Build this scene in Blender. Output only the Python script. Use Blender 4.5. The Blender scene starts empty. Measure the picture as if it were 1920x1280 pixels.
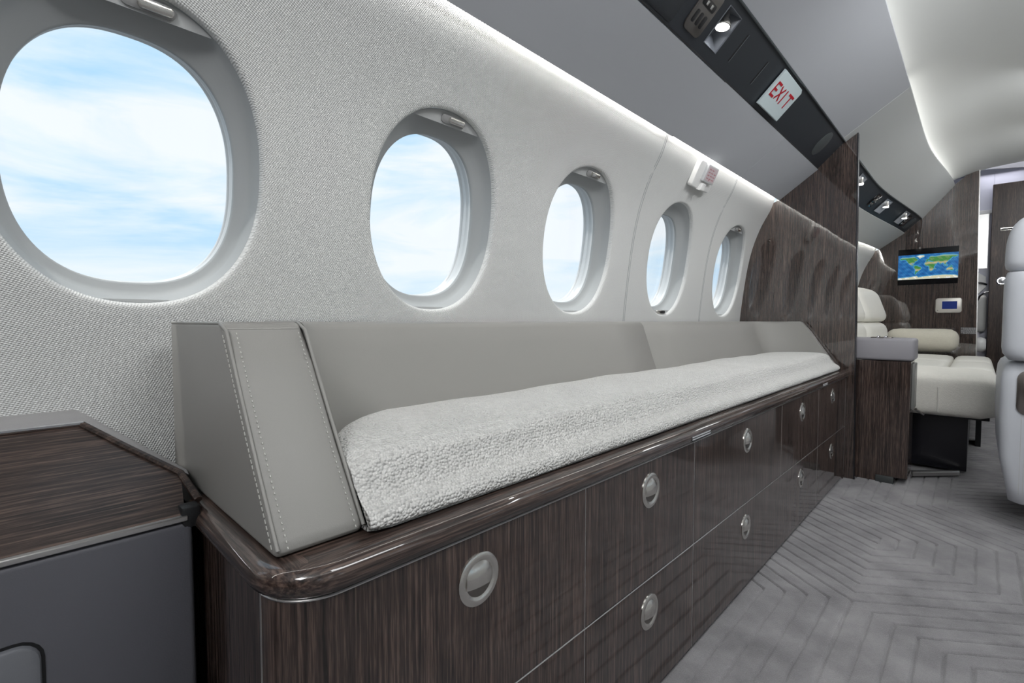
import bpy, bmesh, math, random
import numpy as np
from mathutils import Matrix, Vector
random.seed(4)
SC = bpy.context.scene
COL = SC.collection
R = math.radians

# ---------------------------------------------------------------- camera
cam_d = bpy.data.cameras.new('camera'); cam = bpy.data.objects.new('camera', cam_d); COL.objects.link(cam)
cam_d.sensor_width = 36.0; cam_d.lens = 17.006; cam_d.clip_start = 0.02; cam_d.clip_end = 500
_p, _y = R(2.399), R(43.946)
_F = Vector((-math.sin(_y)*math.cos(_p), math.cos(_y)*math.cos(_p), -math.sin(_p)))
_R = Vector((math.cos(_y), math.sin(_y), 0)); _U = _R.cross(_F)
cam.matrix_world = Matrix(((_R.x, _U.x, -_F.x, 0), (_R.y, _U.y, -_F.y, 0), (_R.z, _U.z, -_F.z, .75), (0, 0, 0, 1)))
SC.camera = cam

# ---------------------------------------------------------------- light, sky, exposure
SC.view_settings.view_transform = 'Standard'; SC.view_settings.look = 'None'
SC.view_settings.gamma = 1; SC.view_settings.use_curve_mapping = False
SC.view_settings.exposure = 0.0
try:
    SC.cycles.use_denoising = True
    SC.cycles.max_bounces = 10; SC.cycles.diffuse_bounces = 6; SC.cycles.glossy_bounces = 5
    SC.cycles.transparent_max_bounces = 16
    SC.cycles.sample_clamp_indirect = 6
except Exception:
    pass
COVE_W, CEIL_W, READ_W, SUN_W, AISLE_FILL_W = 2.6, 2.0, 3.0, 2.2, 13.6
XC = 0.20                                             # centre line of the cabin

def area(name, loc, target, sx, sy, watts, color=(1, 1, 1), yd=(0, 1, 0)):
    d = bpy.data.lights.new(name, 'AREA'); d.shape = 'RECTANGLE'; d.size = sx; d.size_y = sy
    d.energy = watts; d.color = color
    o = bpy.data.objects.new(name, d); COL.objects.link(o)
    z = (Vector(loc)-Vector(target)).normalized()     # lamp shines along -Z
    y = Vector(yd); x = y.cross(z).normalized(); y = z.cross(x)
    o.matrix_world = Matrix(((x.x, y.x, z.x, loc[0]), (x.y, y.y, z.y, loc[1]), (x.z, y.z, z.z, loc[2]), (0, 0, 0, 1)))
    return o
COOL = (0.93, 0.97, 1.0); WARM = (1.0, 0.97, 0.92)
def ss(t): t = min(1, max(0, t)); return t*t*(3-2*t)
def taper(Y): return .121*ss((Y-3.6)/1.9)
BAYS = [(-1.15, .2), (.2, 1.55), (1.57, 2.75), (2.81, 3.6), (3.6, 3.9), (3.9, 4.2), (4.2, 4.5), (4.5, 4.8), (4.8, 5.0), (5.0, 5.22)]
for m in (0, 1):
    mx = (lambda x: 2*XC-x) if m else (lambda x: x)
    for (ya, yb_) in BAYS:
        L = yb_-ya; yc = (ya+yb_)/2; t = (taper(ya)+taper(yb_))/2; sl = (taper(yb_)-taper(ya))*(-1 if m else 1); dz = .05*ss((yc-3.2)/2)
        area('wall_cove_light', (mx(-.7655+t), yc, 1.392), (mx(-.79+t), yc, 1.2), .010, L, COVE_W*L/2.7, WARM, (sl, L, 0))
        area('ceiling_cove_light', (mx(-.292+t*.62), yc, 1.785+dz), (mx(-.20+t*.62), yc, 1.95+dz), .03, L, (CEIL_W*3.4 if m else CEIL_W*(.6 if yc < 2.8 else 1.1))*L/2.7, WARM, (sl*.62, L, 0))
for yy_, w_, ty, tx in ((-.75, 1.9, 2.6, -.1), (.75, .8, .9, -.35), (1.9, 1.15, 3.2, -.1), (3.55, .6, 4.0, -.3), (4.6, .35, 4.8, -.3)):
    area('aisle_fill_light', (XC+.20, yy_, 1.862), (tx, ty, .55), .36, .8, AISLE_FILL_W*w_, (.97, .985, 1.0))  # added fill lamps brightening bench, carpet and divan; no real ceiling fittings
sun_d = bpy.data.lights.new('sun', 'SUN'); sun_d.energy = SUN_W; sun_d.angle = R(2.0); sun_d.color = (1, .97, .92)
sun = bpy.data.objects.new('sun', sun_d); COL.objects.link(sun)
_sd = Vector((.30, .28, -1.0)).normalized()
sun.rotation_euler = _sd.to_track_quat('-Z', 'Y').to_euler()

W = bpy.data.worlds.new('sky'); SC.world = W; W.use_nodes = True
nt = W.node_tree; nt.nodes.clear()
def N(nt, t, **k):
    n = nt.nodes.new(t)
    for a, b in k.items():
        if a == 'inp':
            for i, v in b.items(): n.inputs[i].default_value = v
        else: setattr(n, a, b)
    return n
tc = N(nt, 'ShaderNodeTexCoord'); mp = N(nt, 'ShaderNodeMapping', inp={'Scale': (1.6, 1.6, 7.5), 'Location': (2.3, 0.7, 1.15)})
ns = N(nt, 'ShaderNodeTexNoise', inp={'Scale': 1.35, 'Detail': 7.0, 'Roughness': .56, 'Distortion': .5})
rp = N(nt, 'ShaderNodeValToRGB'); rp.color_ramp.elements[0].position = .36; rp.color_ramp.elements[0].color = (.45, .73, .97, 1)
rp.color_ramp.elements[1].position = .60; rp.color_ramp.elements[1].color = (.90, .95, .985, 1)
e = rp.color_ramp.elements.new(.47); e.color = (.68, .85, .97, 1)
sx = N(nt, 'ShaderNodeSeparateXYZ'); mr = N(nt, 'ShaderNodeMapRange', inp={1: -.05, 2: .20, 3: .75, 4: 0.0})
gmr = N(nt, 'ShaderNodeMapRange', inp={1: -.10, 2: -.01, 3: 1.0, 4: 0.0}); gmx = N(nt, 'ShaderNodeMix', data_type='RGBA'); gmx.inputs[7].default_value = (.16, .19, .22, 1)
mx_ = N(nt, 'ShaderNodeMix', data_type='RGBA'); mx_.inputs[7].default_value = (.92, .965, .99, 1)
bg = N(nt, 'ShaderNodeBackground', inp={'Strength': 1.08}); ow = N(nt, 'ShaderNodeOutputWorld')
l = nt.links.new
l(tc.outputs['Generated'], mp.inputs[0]); l(mp.outputs[0], ns.inputs[0]); l(ns.outputs[0], rp.inputs[0])
l(tc.outputs['Generated'], sx.inputs[0]); l(sx.outputs[2], mr.inputs[0]); l(mr.outputs[0], mx_.inputs[0])
l(rp.outputs[0], mx_.inputs[6]); l(mx_.outputs[2], gmx.inputs[6]); l(sx.outputs[2], gmr.inputs[0]); l(gmr.outputs[0], gmx.inputs[0]); l(gmx.outputs[2], bg.inputs[0]); l(bg.outputs[0], ow.inputs[0])

# ---------------------------------------------------------------- materials
def new_mat(name):
    m = bpy.data.materials.new(name); m.use_nodes = True
    return m, m.node_tree, m.node_tree.nodes['Principled BSDF']
def simple(name, col, rough=.5, metal=0.0, coat=0.0, emis=None, es=0.0, aniso=0.0, spec=.5):
    m, nt, b = new_mat(name)
    b.inputs['Base Color'].default_value = (*col, 1); b.inputs['Roughness'].default_value = rough
    b.inputs['Metallic'].default_value = metal; b.inputs['Coat Weight'].default_value = coat
    b.inputs['Coat Roughness'].default_value = .04; b.inputs['Specular IOR Level'].default_value = spec
    if emis: b.inputs['Emission Color'].default_value = (*emis, 1); b.inputs['Emission Strength'].default_value = es
    return m
def bump(nt, b, height, strength, dist):
    bn = N(nt, 'ShaderNodeBump', inp={'Strength': strength, 'Distance': dist})
    nt.links.new(height, bn.inputs['Height']); nt.links.new(bn.outputs[0], b.inputs['Normal'])
    return bn
def M2(nt, op, a, b=None, c=None):
    n = N(nt, 'ShaderNodeMath', operation=op)
    for i, v in enumerate((a, b, c)):
        if v is None: continue
        if isinstance(v, (int, float)): n.inputs[i].default_value = v
        else: nt.links.new(v, n.inputs[i])
    return n.outputs[0]
def geo_pos(nt):
    g = N(nt, 'ShaderNodeNewGeometry'); s = N(nt, 'ShaderNodeSeparateXYZ'); nt.links.new(g.outputs['Position'], s.inputs[0])
    return g.outputs['Position'], s.outputs[0], s.outputs[1], s.outputs[2]
def wood(name, axis, dark=1.0, coat=1.0, crough=.03, ior=1.58):
    m, nt, b = new_mat(name); pos = geo_pos(nt)[0]
    def mapped(a, al):
        sc = [a, a, a]; sc[axis] = al
        q = N(nt, 'ShaderNodeMapping', inp={'Scale': tuple(sc)}); nt.links.new(pos, q.inputs[0]); return q.outputs[0]
    n1 = N(nt, 'ShaderNodeTexNoise', inp={'Scale': 1, 'Detail': 3.0, 'Roughness': .55}); nt.links.new(mapped(250, 5.0), n1.inputs[0])
    n2 = N(nt, 'ShaderNodeTexNoise', inp={'Scale': 1, 'Detail': 2.0, 'Roughness': .6}); nt.links.new(mapped(520, 26), n2.inputs[0])
    n3 = N(nt, 'ShaderNodeTexNoise', inp={'Scale': 1, 'Detail': 2.0}); nt.links.new(mapped(22, .7), n3.inputs[0])
    s = M2(nt, 'ADD', M2(nt, 'MULTIPLY', n1.outputs[0], .52), M2(nt, 'MULTIPLY', n2.outputs[0], .34))
    s = M2(nt, 'ADD', s, M2(nt, 'MULTIPLY', n3.outputs[0], .14))
    r = N(nt, 'ShaderNodeValToRGB'); cr = r.color_ramp
    cr.elements[0].position = .38; cr.elements[0].color = (.0085*dark, .0055*dark, .0047*dark, 1)
    cr.elements[1].position = .63; cr.elements[1].color = (.125*dark, .084*dark, .068*dark, 1)
    e = cr.elements.new(.50); e.color = (.042*dark, .0265*dark, .0215*dark, 1)
    nt.links.new(s, r.inputs[0]); nt.links.new(r.outputs[0], b.inputs['Base Color'])
    b.inputs['Roughness'].default_value = .42; b.inputs['Coat Weight'].default_value = coat
    b.inputs['Coat Roughness'].default_value = crough; b.inputs['Coat IOR'].default_value = ior
    b.inputs['Specular IOR Level'].default_value = .25
    nw = N(nt, 'ShaderNodeTexNoise', inp={'Scale': 1, 'Detail': 1.0}); nt.links.new(mapped(20, 4), nw.inputs[0])
    bc = N(nt, 'ShaderNodeBump', inp={'Strength': .05, 'Distance': .003}); nt.links.new(nw.outputs[0], bc.inputs['Height']); nt.links.new(bc.outputs[0], b.inputs['Coat Normal'])
    return m
WOODZ, WOODY, WOODX = wood('dark_wood_vertical_grain', 2), wood('dark_wood_long_grain', 1), wood('dark_wood_cross_grain', 0)
WOODC = wood('satin_dark_wood', 1, .8, .25, .25)
def leather(name, col, rough=.45, sc=900, st=.10, spec=.4):
    m, nt, b = new_mat(name); pos = geo_pos(nt)[0]
    b.inputs['Base Color'].default_value = (*col, 1); b.inputs['Roughness'].default_value = rough
    b.inputs['Specular IOR Level'].default_value = spec
    v = N(nt, 'ShaderNodeTexVoronoi', inp={'Scale': sc}); nt.links.new(pos, v.inputs[0])
    bump(nt, b, v.outputs[0], st, .0006)
    return m
LEATHER = leather('taupe_leather', (.275, .268, .252))
LEATHERW = leather('ivory_leather', (.76, .745, .69))
LEATHERG = leather('pale_grey_leather', (.55, .565, .60), .42)
LEATHERD = leather('slate_leather', (.098, .098, .112), .5, 500, .25)
LEATHERM = leather('mid_grey_leather', (.30, .29, .31), .5)
def wall_mat():
    m, nt, b = new_mat('dimpled_wall_fabric'); pos, x, y, z = geo_pos(nt)
    b.inputs['Base Color'].default_value = (.66, .665, .655, 1); b.inputs['Roughness'].default_value = .75
    b.inputs['Specular IOR Level'].default_value = .2
    k = 2*math.pi/.0052
    a = M2(nt, 'SINE', M2(nt, 'MULTIPLY', M2(nt, 'ADD', y, M2(nt, 'MULTIPLY', z, .5)), k))
    c = M2(nt, 'SINE', M2(nt, 'MULTIPLY', M2(nt, 'SUBTRACT', z, M2(nt, 'MULTIPLY', y, .25)), k*1.25))
    bump(nt, b, M2(nt, 'MULTIPLY', a, c), .65, .0012)
    return m
WALL = wall_mat()
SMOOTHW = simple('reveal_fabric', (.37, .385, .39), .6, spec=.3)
def weave_mat(name, col, scale, st, dist, var=.12):
    m, nt, b = new_mat(name); pos, x, y, z = geo_pos(nt)
    v = N(nt, 'ShaderNodeTexVoronoi', inp={'Scale': scale, 'Randomness': .75}); nt.links.new(pos, v.inputs[0])
    n = N(nt, 'ShaderNodeTexNoise', inp={'Scale': scale*.35, 'Detail': 4.0}); nt.links.new(pos, n.inputs[0])
    h = M2(nt, 'ADD', M2(nt, 'MULTIPLY', v.outputs[0], -1.0), M2(nt, 'MULTIPLY', n.outputs[0], .5))
    bump(nt, b, h, st, dist)
    r = N(nt, 'ShaderNodeMix', data_type='RGBA'); r.inputs[6].default_value = (*[c*(1-var) for c in col], 1)
    r.inputs[7].default_value = (*col, 1); nt.links.new(n.outputs[0], r.inputs[0]); nt.links.new(r.outputs[2], b.inputs['Base Color'])
    b.inputs['Roughness'].default_value = .9; b.inputs['Specular IOR Level'].default_value = .1
    b.inputs['Sheen Weight'].default_value = .2
    return m
BOUCLE = weave_mat('cream_boucle', (.82, .81, .78), 250, 1.0, .0045, .28)
TWEED = weave_mat('ivory_tweed', (.88, .855, .785), 260, .6, .002)
TWEEDB = weave_mat('beige_tweed', (.70, .665, .56), 260, .6, .002)
CW = .0475
def carpet_mat():
    m, nt, b = new_mat('carved_grey_carpet'); pos, x, y, z = geo_pos(nt)
    n1 = N(nt, 'ShaderNodeTexNoise', inp={'Scale': 7.0, 'Detail': 5.0, 'Roughness': .6}); nt.links.new(pos, n1.inputs[0])
    n2 = N(nt, 'ShaderNodeTexNoise', inp={'Scale': 420.0, 'Detail': 2.0}); nt.links.new(pos, n2.inputs[0])
    r = N(nt, 'ShaderNodeValToRGB'); cr = r.color_ramp
    cr.elements[0].position = .32; cr.elements[0].color = (.175, .168, .176, 1)
    cr.elements[1].position = .68; cr.elements[1].color = (.365, .355, .362, 1)
    nt.links.new(M2(nt, 'ADD', M2(nt, 'MULTIPLY', n1.outputs[0], .75), M2(nt, 'MULTIPLY', n2.outputs[0], .25)), r.inputs[0])
    nt.links.new(r.outputs[0], b.inputs['Base Color'])
    b.inputs['Roughness'].default_value = .95; b.inputs['Sheen Weight'].default_value = .35; b.inputs['Sheen Roughness'].default_value = .4
    b.inputs['Specular IOR Level'].default_value = .05
    bump(nt, b, n2.outputs[0], .7, .003)
    return m
CARPET = carpet_mat()
OVERHEAD = simple('overhead_panel_grey', (.43, .445, .475), .5, spec=.3)
OVERHEADF = simple('overhead_panel_light', (.46, .475, .475), .5, spec=.3)
DOME = simple('ceiling_white', (.57, .585, .58), .55, spec=.3)
STRIP = simple('charcoal_strip', (.018, .022, .028), .45)
BLACK = simple('black', (.006, .006, .007), .5)
BLACKG = simple('black_gloss', (.004, .004, .005), .08)
METAL = simple('brushed_nickel', (.72, .70, .66), .24, 1.0)
CHROME = simple('chrome', (.75, .75, .77), .1, 1.0)
SATIN = simple('satin_aluminium', (.62, .61, .60), .35, 1.0)
BRONZE = simple('pewter', (.22, .205, .19), .35, 1.0)
WHITEP = simple('white_plastic', (.75, .75, .74), .4)
LILAC = simple('pale_lilac_paint', (.56, .56, .64), .4)
SIGNW = simple('exit_sign_face', (.50, .58, .60), .3)
RED = simple('sign_red', (.42, .008, .02), .4)
PINK = simple('label_pink', (.52, .44, .46), .5)
FADED = simple('faded_red_print', (.42, .20, .22), .5)
GREYH = simple('shade_handle_grey', (.25, .25, .25), .3)
LAMPE = simple('lamp_face', (1, 1, 1), .3, emis=(.95, .97, 1.0), es=5.0)
SCREENB = simple('blue_display', (.005, .01, .05), .15, emis=(.006, .014, .085), es=1.0)
TEXTW = simple('print_white', (.6, .6, .62), .5)
THREAD = simple('thread', (.58, .57, .54), .7)
SHADE = simple('shade_fabric', (.42, .43, .43), .6)
WOODB = wood('high_gloss_wood', 2, .80, 1.0, .02, 1.95)
WOODS = wood('satin_door_wood', 2, .8, .15, .3)
def pane_mat():
    m = bpy.data.materials.new('window_pane'); m.use_nodes = True; nt = m.node_tree; nt.nodes.clear()
    t = N(nt, 'ShaderNodeBsdfTransparent', inp={0: (.985, .992, 1, 1)}); g = N(nt, 'ShaderNodeBsdfGlossy', inp={'Roughness': .02})
    lw = N(nt, 'ShaderNodeFresnel', inp={'IOR': 1.35}); mx = N(nt, 'ShaderNodeMixShader'); o = N(nt, 'ShaderNodeOutputMaterial')
    nt.links.new(lw.outputs[0], mx.inputs[0]); nt.links.new(t.outputs[0], mx.inputs[1]); nt.links.new(g.outputs[0], mx.inputs[2])
    nt.links.new(mx.outputs[0], o.inputs[0]); return m
PANE = pane_mat()
def attr_mat(name, emit):
    m, nt, b = new_mat(name); a = N(nt, 'ShaderNodeAttribute', attribute_name='Col')
    nt.links.new(a.outputs[0], b.inputs['Emission Color']); b.inputs['Emission Strength'].default_value = emit
    b.inputs['Base Color'].default_value = (.01, .01, .01, 1); b.inputs['Roughness'].default_value = .1
    return m
MAPM = attr_mat('map_screen', 1.0)

# ---------------------------------------------------------------- object helpers
WLOC = {}
def _tags(o, label=None, cat=None, group=None, kind=None):
    if label: o['label'] = label
    if cat: o['category'] = cat
    if group: o['group'] = group
    if kind: o['kind'] = kind
def thing(name, loc, label=None, cat=None, group=None, kind=None, parent=None):
    o = bpy.data.objects.new(name, None); COL.objects.link(o); o.empty_display_size = .05
    p = Vector((0, 0, 0))
    if parent is not None: o.parent = parent; p = WLOC[parent.name]
    o.location = Vector(loc)-p; WLOC[o.name] = Vector(loc)
    _tags(o, label, cat, group, kind); return o
def part(name, g, mat, parent=None, smooth=40, **tags):
    V, Fc = g
    base = WLOC[parent.name] if parent is not None else Vector((0, 0, 0))
    if parent is None and len(V):
        a = np.array([tuple(v) for v in V]); base = Vector(((a[:, 0].min()+a[:, 0].max())/2, (a[:, 1].min()+a[:, 1].max())/2, a[:, 2].min()))
    me = bpy.data.meshes.new(name); me.from_pydata([tuple(Vector(v)-base) for v in V], [], Fc); me.update()
    if smooth:
        me.shade_smooth(); me.set_sharp_from_angle(angle=R(smooth))
    mats = mat if isinstance(mat, (list, tuple)) else [mat]
    for q in mats: me.materials.append(q)
    o = bpy.data.objects.new(name, me); COL.objects.link(o)
    if parent is not None: o.parent = parent
    else: o.location = base
    WLOC[o.name] = base; _tags(o, **tags); return o
def merge(*gs):
    V, Fc = [], []
    for v, f in gs:
        k = len(V); V += list(v); Fc += [tuple(i+k for i in q) for q in f]
    return V, Fc
def box(x0, x1, y0, y1, z0, z1, r=0.0, seg=2):
    bm = bmesh.new(); bmesh.ops.create_cube(bm, size=1)
    for v in bm.verts: v.co = Vector(((x0+x1)/2+v.co.x*(x1-x0), (y0+y1)/2+v.co.y*(y1-y0), (z0+z1)/2+v.co.z*(z1-z0)))
    if r > 0: bmesh.ops.bevel(bm, geom=bm.edges[:], offset=min(r, .49*min(x1-x0, y1-y0, z1-z0)), segments=seg, profile=.5, affect='EDGES')
    return _out(bm)
def _out(bm):
    bm.normal_update(); bm.verts.index_update()
    V = [v.co.copy() for v in bm.verts]; Fc = [tuple(v.index for v in f.verts) for f in bm.faces]; bm.free(); return V, Fc
def prism(poly, y0, y1, r=0.0, seg=2, axis=1):
    """extrude a closed XZ polygon along Y (axis 1), or an XY polygon along Z (axis 2)"""
    bm = bmesh.new()
    mk = (lambda p, t: (p[0], t, p[1])) if axis == 1 else ((lambda p, t: (p[0], p[1], t)) if axis == 2 else (lambda p, t: (t, p[0], p[1])))
    a = [bm.verts.new(mk(p, y0)) for p in poly]; b = [bm.verts.new(mk(p, y1)) for p in poly]
    n = len(poly); bm.faces.new(a); bm.faces.new(b[::-1])
    for i in range(n): bm.faces.new((a[i], b[i], b[(i+1) % n], a[(i+1) % n]))
    bmesh.ops.recalc_face_normals(bm, faces=bm.faces[:])
    if r > 0: bmesh.ops.bevel(bm, geom=bm.edges[:], offset=r, segments=seg, profile=.5, affect='EDGES')
    return _out(bm)
def grid(P, closed_u=False, closed_v=False):
    n, m = len(P), len(P[0]); V = [Vector(p) for row in P for p in row]; Fc = []
    for i in range(n if closed_u else n-1):
        for j in range(m if closed_v else m-1):
            a, b = i*m+j, i*m+(j+1) % m; c, d = ((i+1) % n)*m+(j+1) % m, ((i+1) % n)*m+j
            Fc.append((a, b, c, d))
    return V, Fc
def tube(path, r, n=8, closed=False):
    P = [Vector(p) for p in path]; rows = []; m = len(P)
    up = Vector((.123, .217, .97)).normalized(); prev = None
    for i in range(m):
        a = P[(i-1) % m] if (closed or i > 0) else P[i]; b = P[(i+1) % m] if (closed or i < m-1) else P[i]
        t = (b-a).normalized()
        s = t.cross(up).normalized() if prev is None else (prev-t*prev.dot(t)).normalized()
        prev = s; u = t.cross(s)
        rows.append([P[i]+(s*math.cos(2*math.pi*k/n)+u*math.sin(2*math.pi*k/n))*r for k in range(n)])
    V, Fc = grid(rows, closed, True)
    if not closed:
        Fc.append(tuple(range(n))); Fc.append(tuple(range((m-1)*n, m*n))[::-1])
    return V, Fc
def lathe(prof, cx, cy, cz, ax, n=32, ux=None):
    """prof: (radius, height along ax)"""
    ax = Vector(ax).normalized(); u = Vector(ux) if ux else (Vector((0, 0, 1)) if abs(ax.z) < .9 else Vector((0, 1, 0)))
    u = (u-ax*u.dot(ax)).normalized(); v = ax.cross(u); c = Vector((cx, cy, cz))
    rows = [[c+ax*h+(u*math.cos(2*math.pi*k/n)+v*math.sin(2*math.pi*k/n))*r for k in range(n)] for r, h in prof]
    return grid(rows, False, True)
def rrect(w, h, r, n=5):
    pts = []
    for (cx, cy, a0) in ((w/2-r, h/2-r, 0), (-w/2+r, h/2-r, 90), (-w/2+r, -h/2+r, 180), (w/2-r, -h/2+r, 270)):
        for k in range(n+1):
            a = R(a0+90*k/n); pts.append((cx+r*math.cos(a), cy+r*math.sin(a)))
    return pts
def plate(o, u, v, outline, t, bev=.0):
    """outline (a,b) in the frame origin o, axes u, v; thick t along u x v, top edge bevelled"""
    o, u, v = Vector(o), Vector(u).normalized(), Vector(v).normalized(); n = u.cross(v)
    cx = sum(p[0] for p in outline)/len(outline); cy = sum(p[1] for p in outline)/len(outline)
    def ring(s, h): return [o+u*(cx+(a-cx)*s)+v*(cy+(b-cy)*s)+n*h for a, b in outline]
    ext = max(max(abs(a-cx), abs(b-cy)) for a, b in outline); s = 1-bev/ext if bev else 1
    rows = [ring(1, 0), ring(1, t-bev)] + ([ring(1-(1-s)*.3, t-bev*.3), ring(s, t)] if bev else [])
    V, Fc = grid(rows, False, True); k = len(outline)
    Fc.append(tuple(range(len(V)-k, len(V)))); Fc.append(tuple(range(k))[::-1]); return V, Fc
def spline(pts, n):
    P = np.array(pts, float); out = []
    Pm = np.vstack([2*P[0]-P[1], P, 2*P[-1]-P[-2]]); m = len(P)-1
    for i in range(n+1):
        t = i/n*m; k = min(int(t), m-1); f = t-k; a, b, c, d = Pm[k], Pm[k+1], Pm[k+2], Pm[k+3]
        out.append(.5*((2*b)+(-a+c)*f+(2*a-5*b+4*c-d)*f*f+(-a+3*b-3*c+d)*f**3))
    return np.array(out)

# ---------------------------------------------------------------- cabin section
YB = 2.76            # bulkhead between the credenza bay and the divan bay
YF = 5.25            # forward bulkhead with the screen
PROF = spline([(-.86, 0), (-.915, .22), (-.942, .45), (-.9415, .65), (-.937, .756), (-.93, .828), (-.918, .929), (-.901, 1.042),
               (-.876, 1.148), (-.838, 1.247), (-.8, 1.316), (-.781, 1.362), (-.773, 1.392), (-.768, 1.425)], 390)
ARC = np.concatenate([[0], np.cumsum(np.hypot(*np.diff(PROF, axis=0).T))])
def s_of_z(z): return float(np.interp(z, PROF[:, 1], ARC))
def wp(s, Y, off=0.0):
    x = np.interp(s, ARC, PROF[:, 0]); z = np.interp(s, ARC, PROF[:, 1])
    e = .012; dx = np.interp(s+e, ARC, PROF[:, 0])-np.interp(s-e, ARC, PROF[:, 0]); dz = np.interp(s+e, ARC, PROF[:, 1])-np.interp(s-e, ARC, PROF[:, 1])
    L = math.hypot(dx, dz); nx, nz = -dz/L, dx/L              # outward (away from the cabin)
    return Vector((x+nx*off+taper(Y), Y, z+nz*off))
S0, S1, SEND = s_of_z(.70), s_of_z(1.285), ARC[-1]
SB, ST = s_of_z(.777), s_of_z(1.214); SM, HA = (SB+ST)/2, (ST-SB)/2
def oval(a, hw, hh, e=2.22):
    c, s = math.cos(a), math.sin(a)
    return hw*math.copysign(abs(c)**(2/e), c), hh*math.copysign(abs(s)**(2/e), s)
def wall_cell(yc, ya, yb_, edge_a, edge_b):
    """wall surface of one window bay with its oval hole and rolled lip"""
    n = 96; k = n//8; per = []
    # rectangle perimeter points, matched to angles
    for i in range(n):
        a = 2*math.pi*i/n; c, s = math.cos(a), math.sin(a)
        hx = (yb_-yc) if c > 0 else (yc-ya); hy = (S1-SM) if s > 0 else (SM-S0)
        t = min(hx/abs(c) if abs(c) > 1e-9 else 1e9, hy/abs(s) if abs(s) > 1e-9 else 1e9)
        per.append((c*t, s*t))
    # snap the closest points to the corners
    for cx, cy in ((yb_-yc, S1-SM), (ya-yc, S1-SM), (ya-yc, S0-SM), (yb_-yc, S0-SM)):
        j = min(range(n), key=lambda q: (per[q][0]-cx)**2+(per[q][1]-cy)**2); per[j] = (cx, cy)
    rows = []
    for g, o in ((-.0005, .016), (0, .010), (.0012, .0045), (.0045, .001), (.009, 0)):
        rows.append([wp(SM+oval(2*math.pi*i/n, .174+g, HA+g)[1], yc+oval(2*math.pi*i/n, .174+g, HA+g)[0], o) for i in range(n)])
    for t in (.15, .4, .7, 1):
        row = []
        for i in range(n):
            a, b = oval(2*math.pi*i/n, .183, HA+.009); row.append(wp(SM+b+(per[i][1]-b)*t, yc+a+(per[i][0]-a)*t))
        rows.append(row)
    return grid(rows, False, True)
def wall_strip(ya, yb_, sa, sb, n):
    return grid([[wp(sa+(sb-sa)*i/n, ya+(yb_-ya)*j/4) for j in range(5)] for i in range(n+1)])
def groove(Y, sgn):
    return grid([[wp(S, Y+sgn*d, o) for d, o in ((0, .003), (.0012, .0012), (.003, -.0004), (.007, -.0002))] for S in np.linspace(s_of_z(.45), SEND, 60)])
WIN = [(-.42, -.72, -.14), (.14, -.14, .42), (.70, .42, .978), (1.255, .978, 1.562), (1.867, 1.562, 2.225), (2.503, 2.225, YB),
       (3.12, YB+.03, 3.45), (3.78, 3.45, 4.1), (4.42, 4.1, 4.75)]
WALLPANELS = [([0, 1, 2, 3], -1.2, -.72, True), ([4], None, None, True), ([5], None, None, True), ([6, 7, 8], 4.75, YF, False)]
wall = thing('wall_left', (-.9, 0, 0), kind='structure')
for idx, ea, eb, seams in WALLPANELS:
    gs = []
    ya, yb_ = WIN[idx[0]][1], WIN[idx[-1]][2]
    for i in idx: gs.append(wall_cell(WIN[i][0], WIN[i][1], WIN[i][2], 0, 0))
    if ea is not None: gs.append(wall_strip(ea, eb, S0, S1, 24)); ya = min(ya, ea); yb_ = max(yb_, eb)
    nseg = max(1, int((yb_-ya)/.2))
    for j in range(nseg):
        a = ya+(yb_-ya)*j/nseg; b = ya+(yb_-ya)*(j+1)/nseg
        gs.append(wall_strip(a, b, 0, S0, 12)); gs.append(wall_strip(a, b, S1, SEND, 14))
    p_ = part('wall_panel', merge(*gs), WALL, wall, 60)
    for sgn, Y in ((1, ya), (-1, yb_)):
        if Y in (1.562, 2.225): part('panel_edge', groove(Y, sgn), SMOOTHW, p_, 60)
# windows
NW = 96
def ring_rows(yc, spec):
    ee = lambda o: 2.22+.24*ss((o-.03)/.022)
    return [[wp(SM-DS*ss((o-.030)/.022)+oval(2*math.pi*i/NW, w, h, ee(o))[1], yc+oval(2*math.pi*i/NW, w, h, ee(o))[0], o) for i in range(NW)] for w, h, o in spec]
def chord(yc, s_cut, hw, hh, off, top=True, thick=.003, raise_=.0):
    pts = []
    for i in range(0, 181):
        a = math.pi*i/180*(1 if top else -1); x, y = oval(a, hw, hh)
        if (y >= s_cut-SM) == top: pts.append((x, y))
    xs = [p[0] for p in pts]
    rows = [[wp(SM+y, yc+x, off) for x, y in pts], [wp(s_cut+(SM+y-s_cut)*.5, yc+x, off+raise_*.5) for x, y in pts], [wp(s_cut, yc+x, off) for x, y in pts],
            [wp(s_cut, yc+x, off+thick) for x, y in pts]]
    return grid(rows)
HB = .180; DS = .014
windows = []
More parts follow.
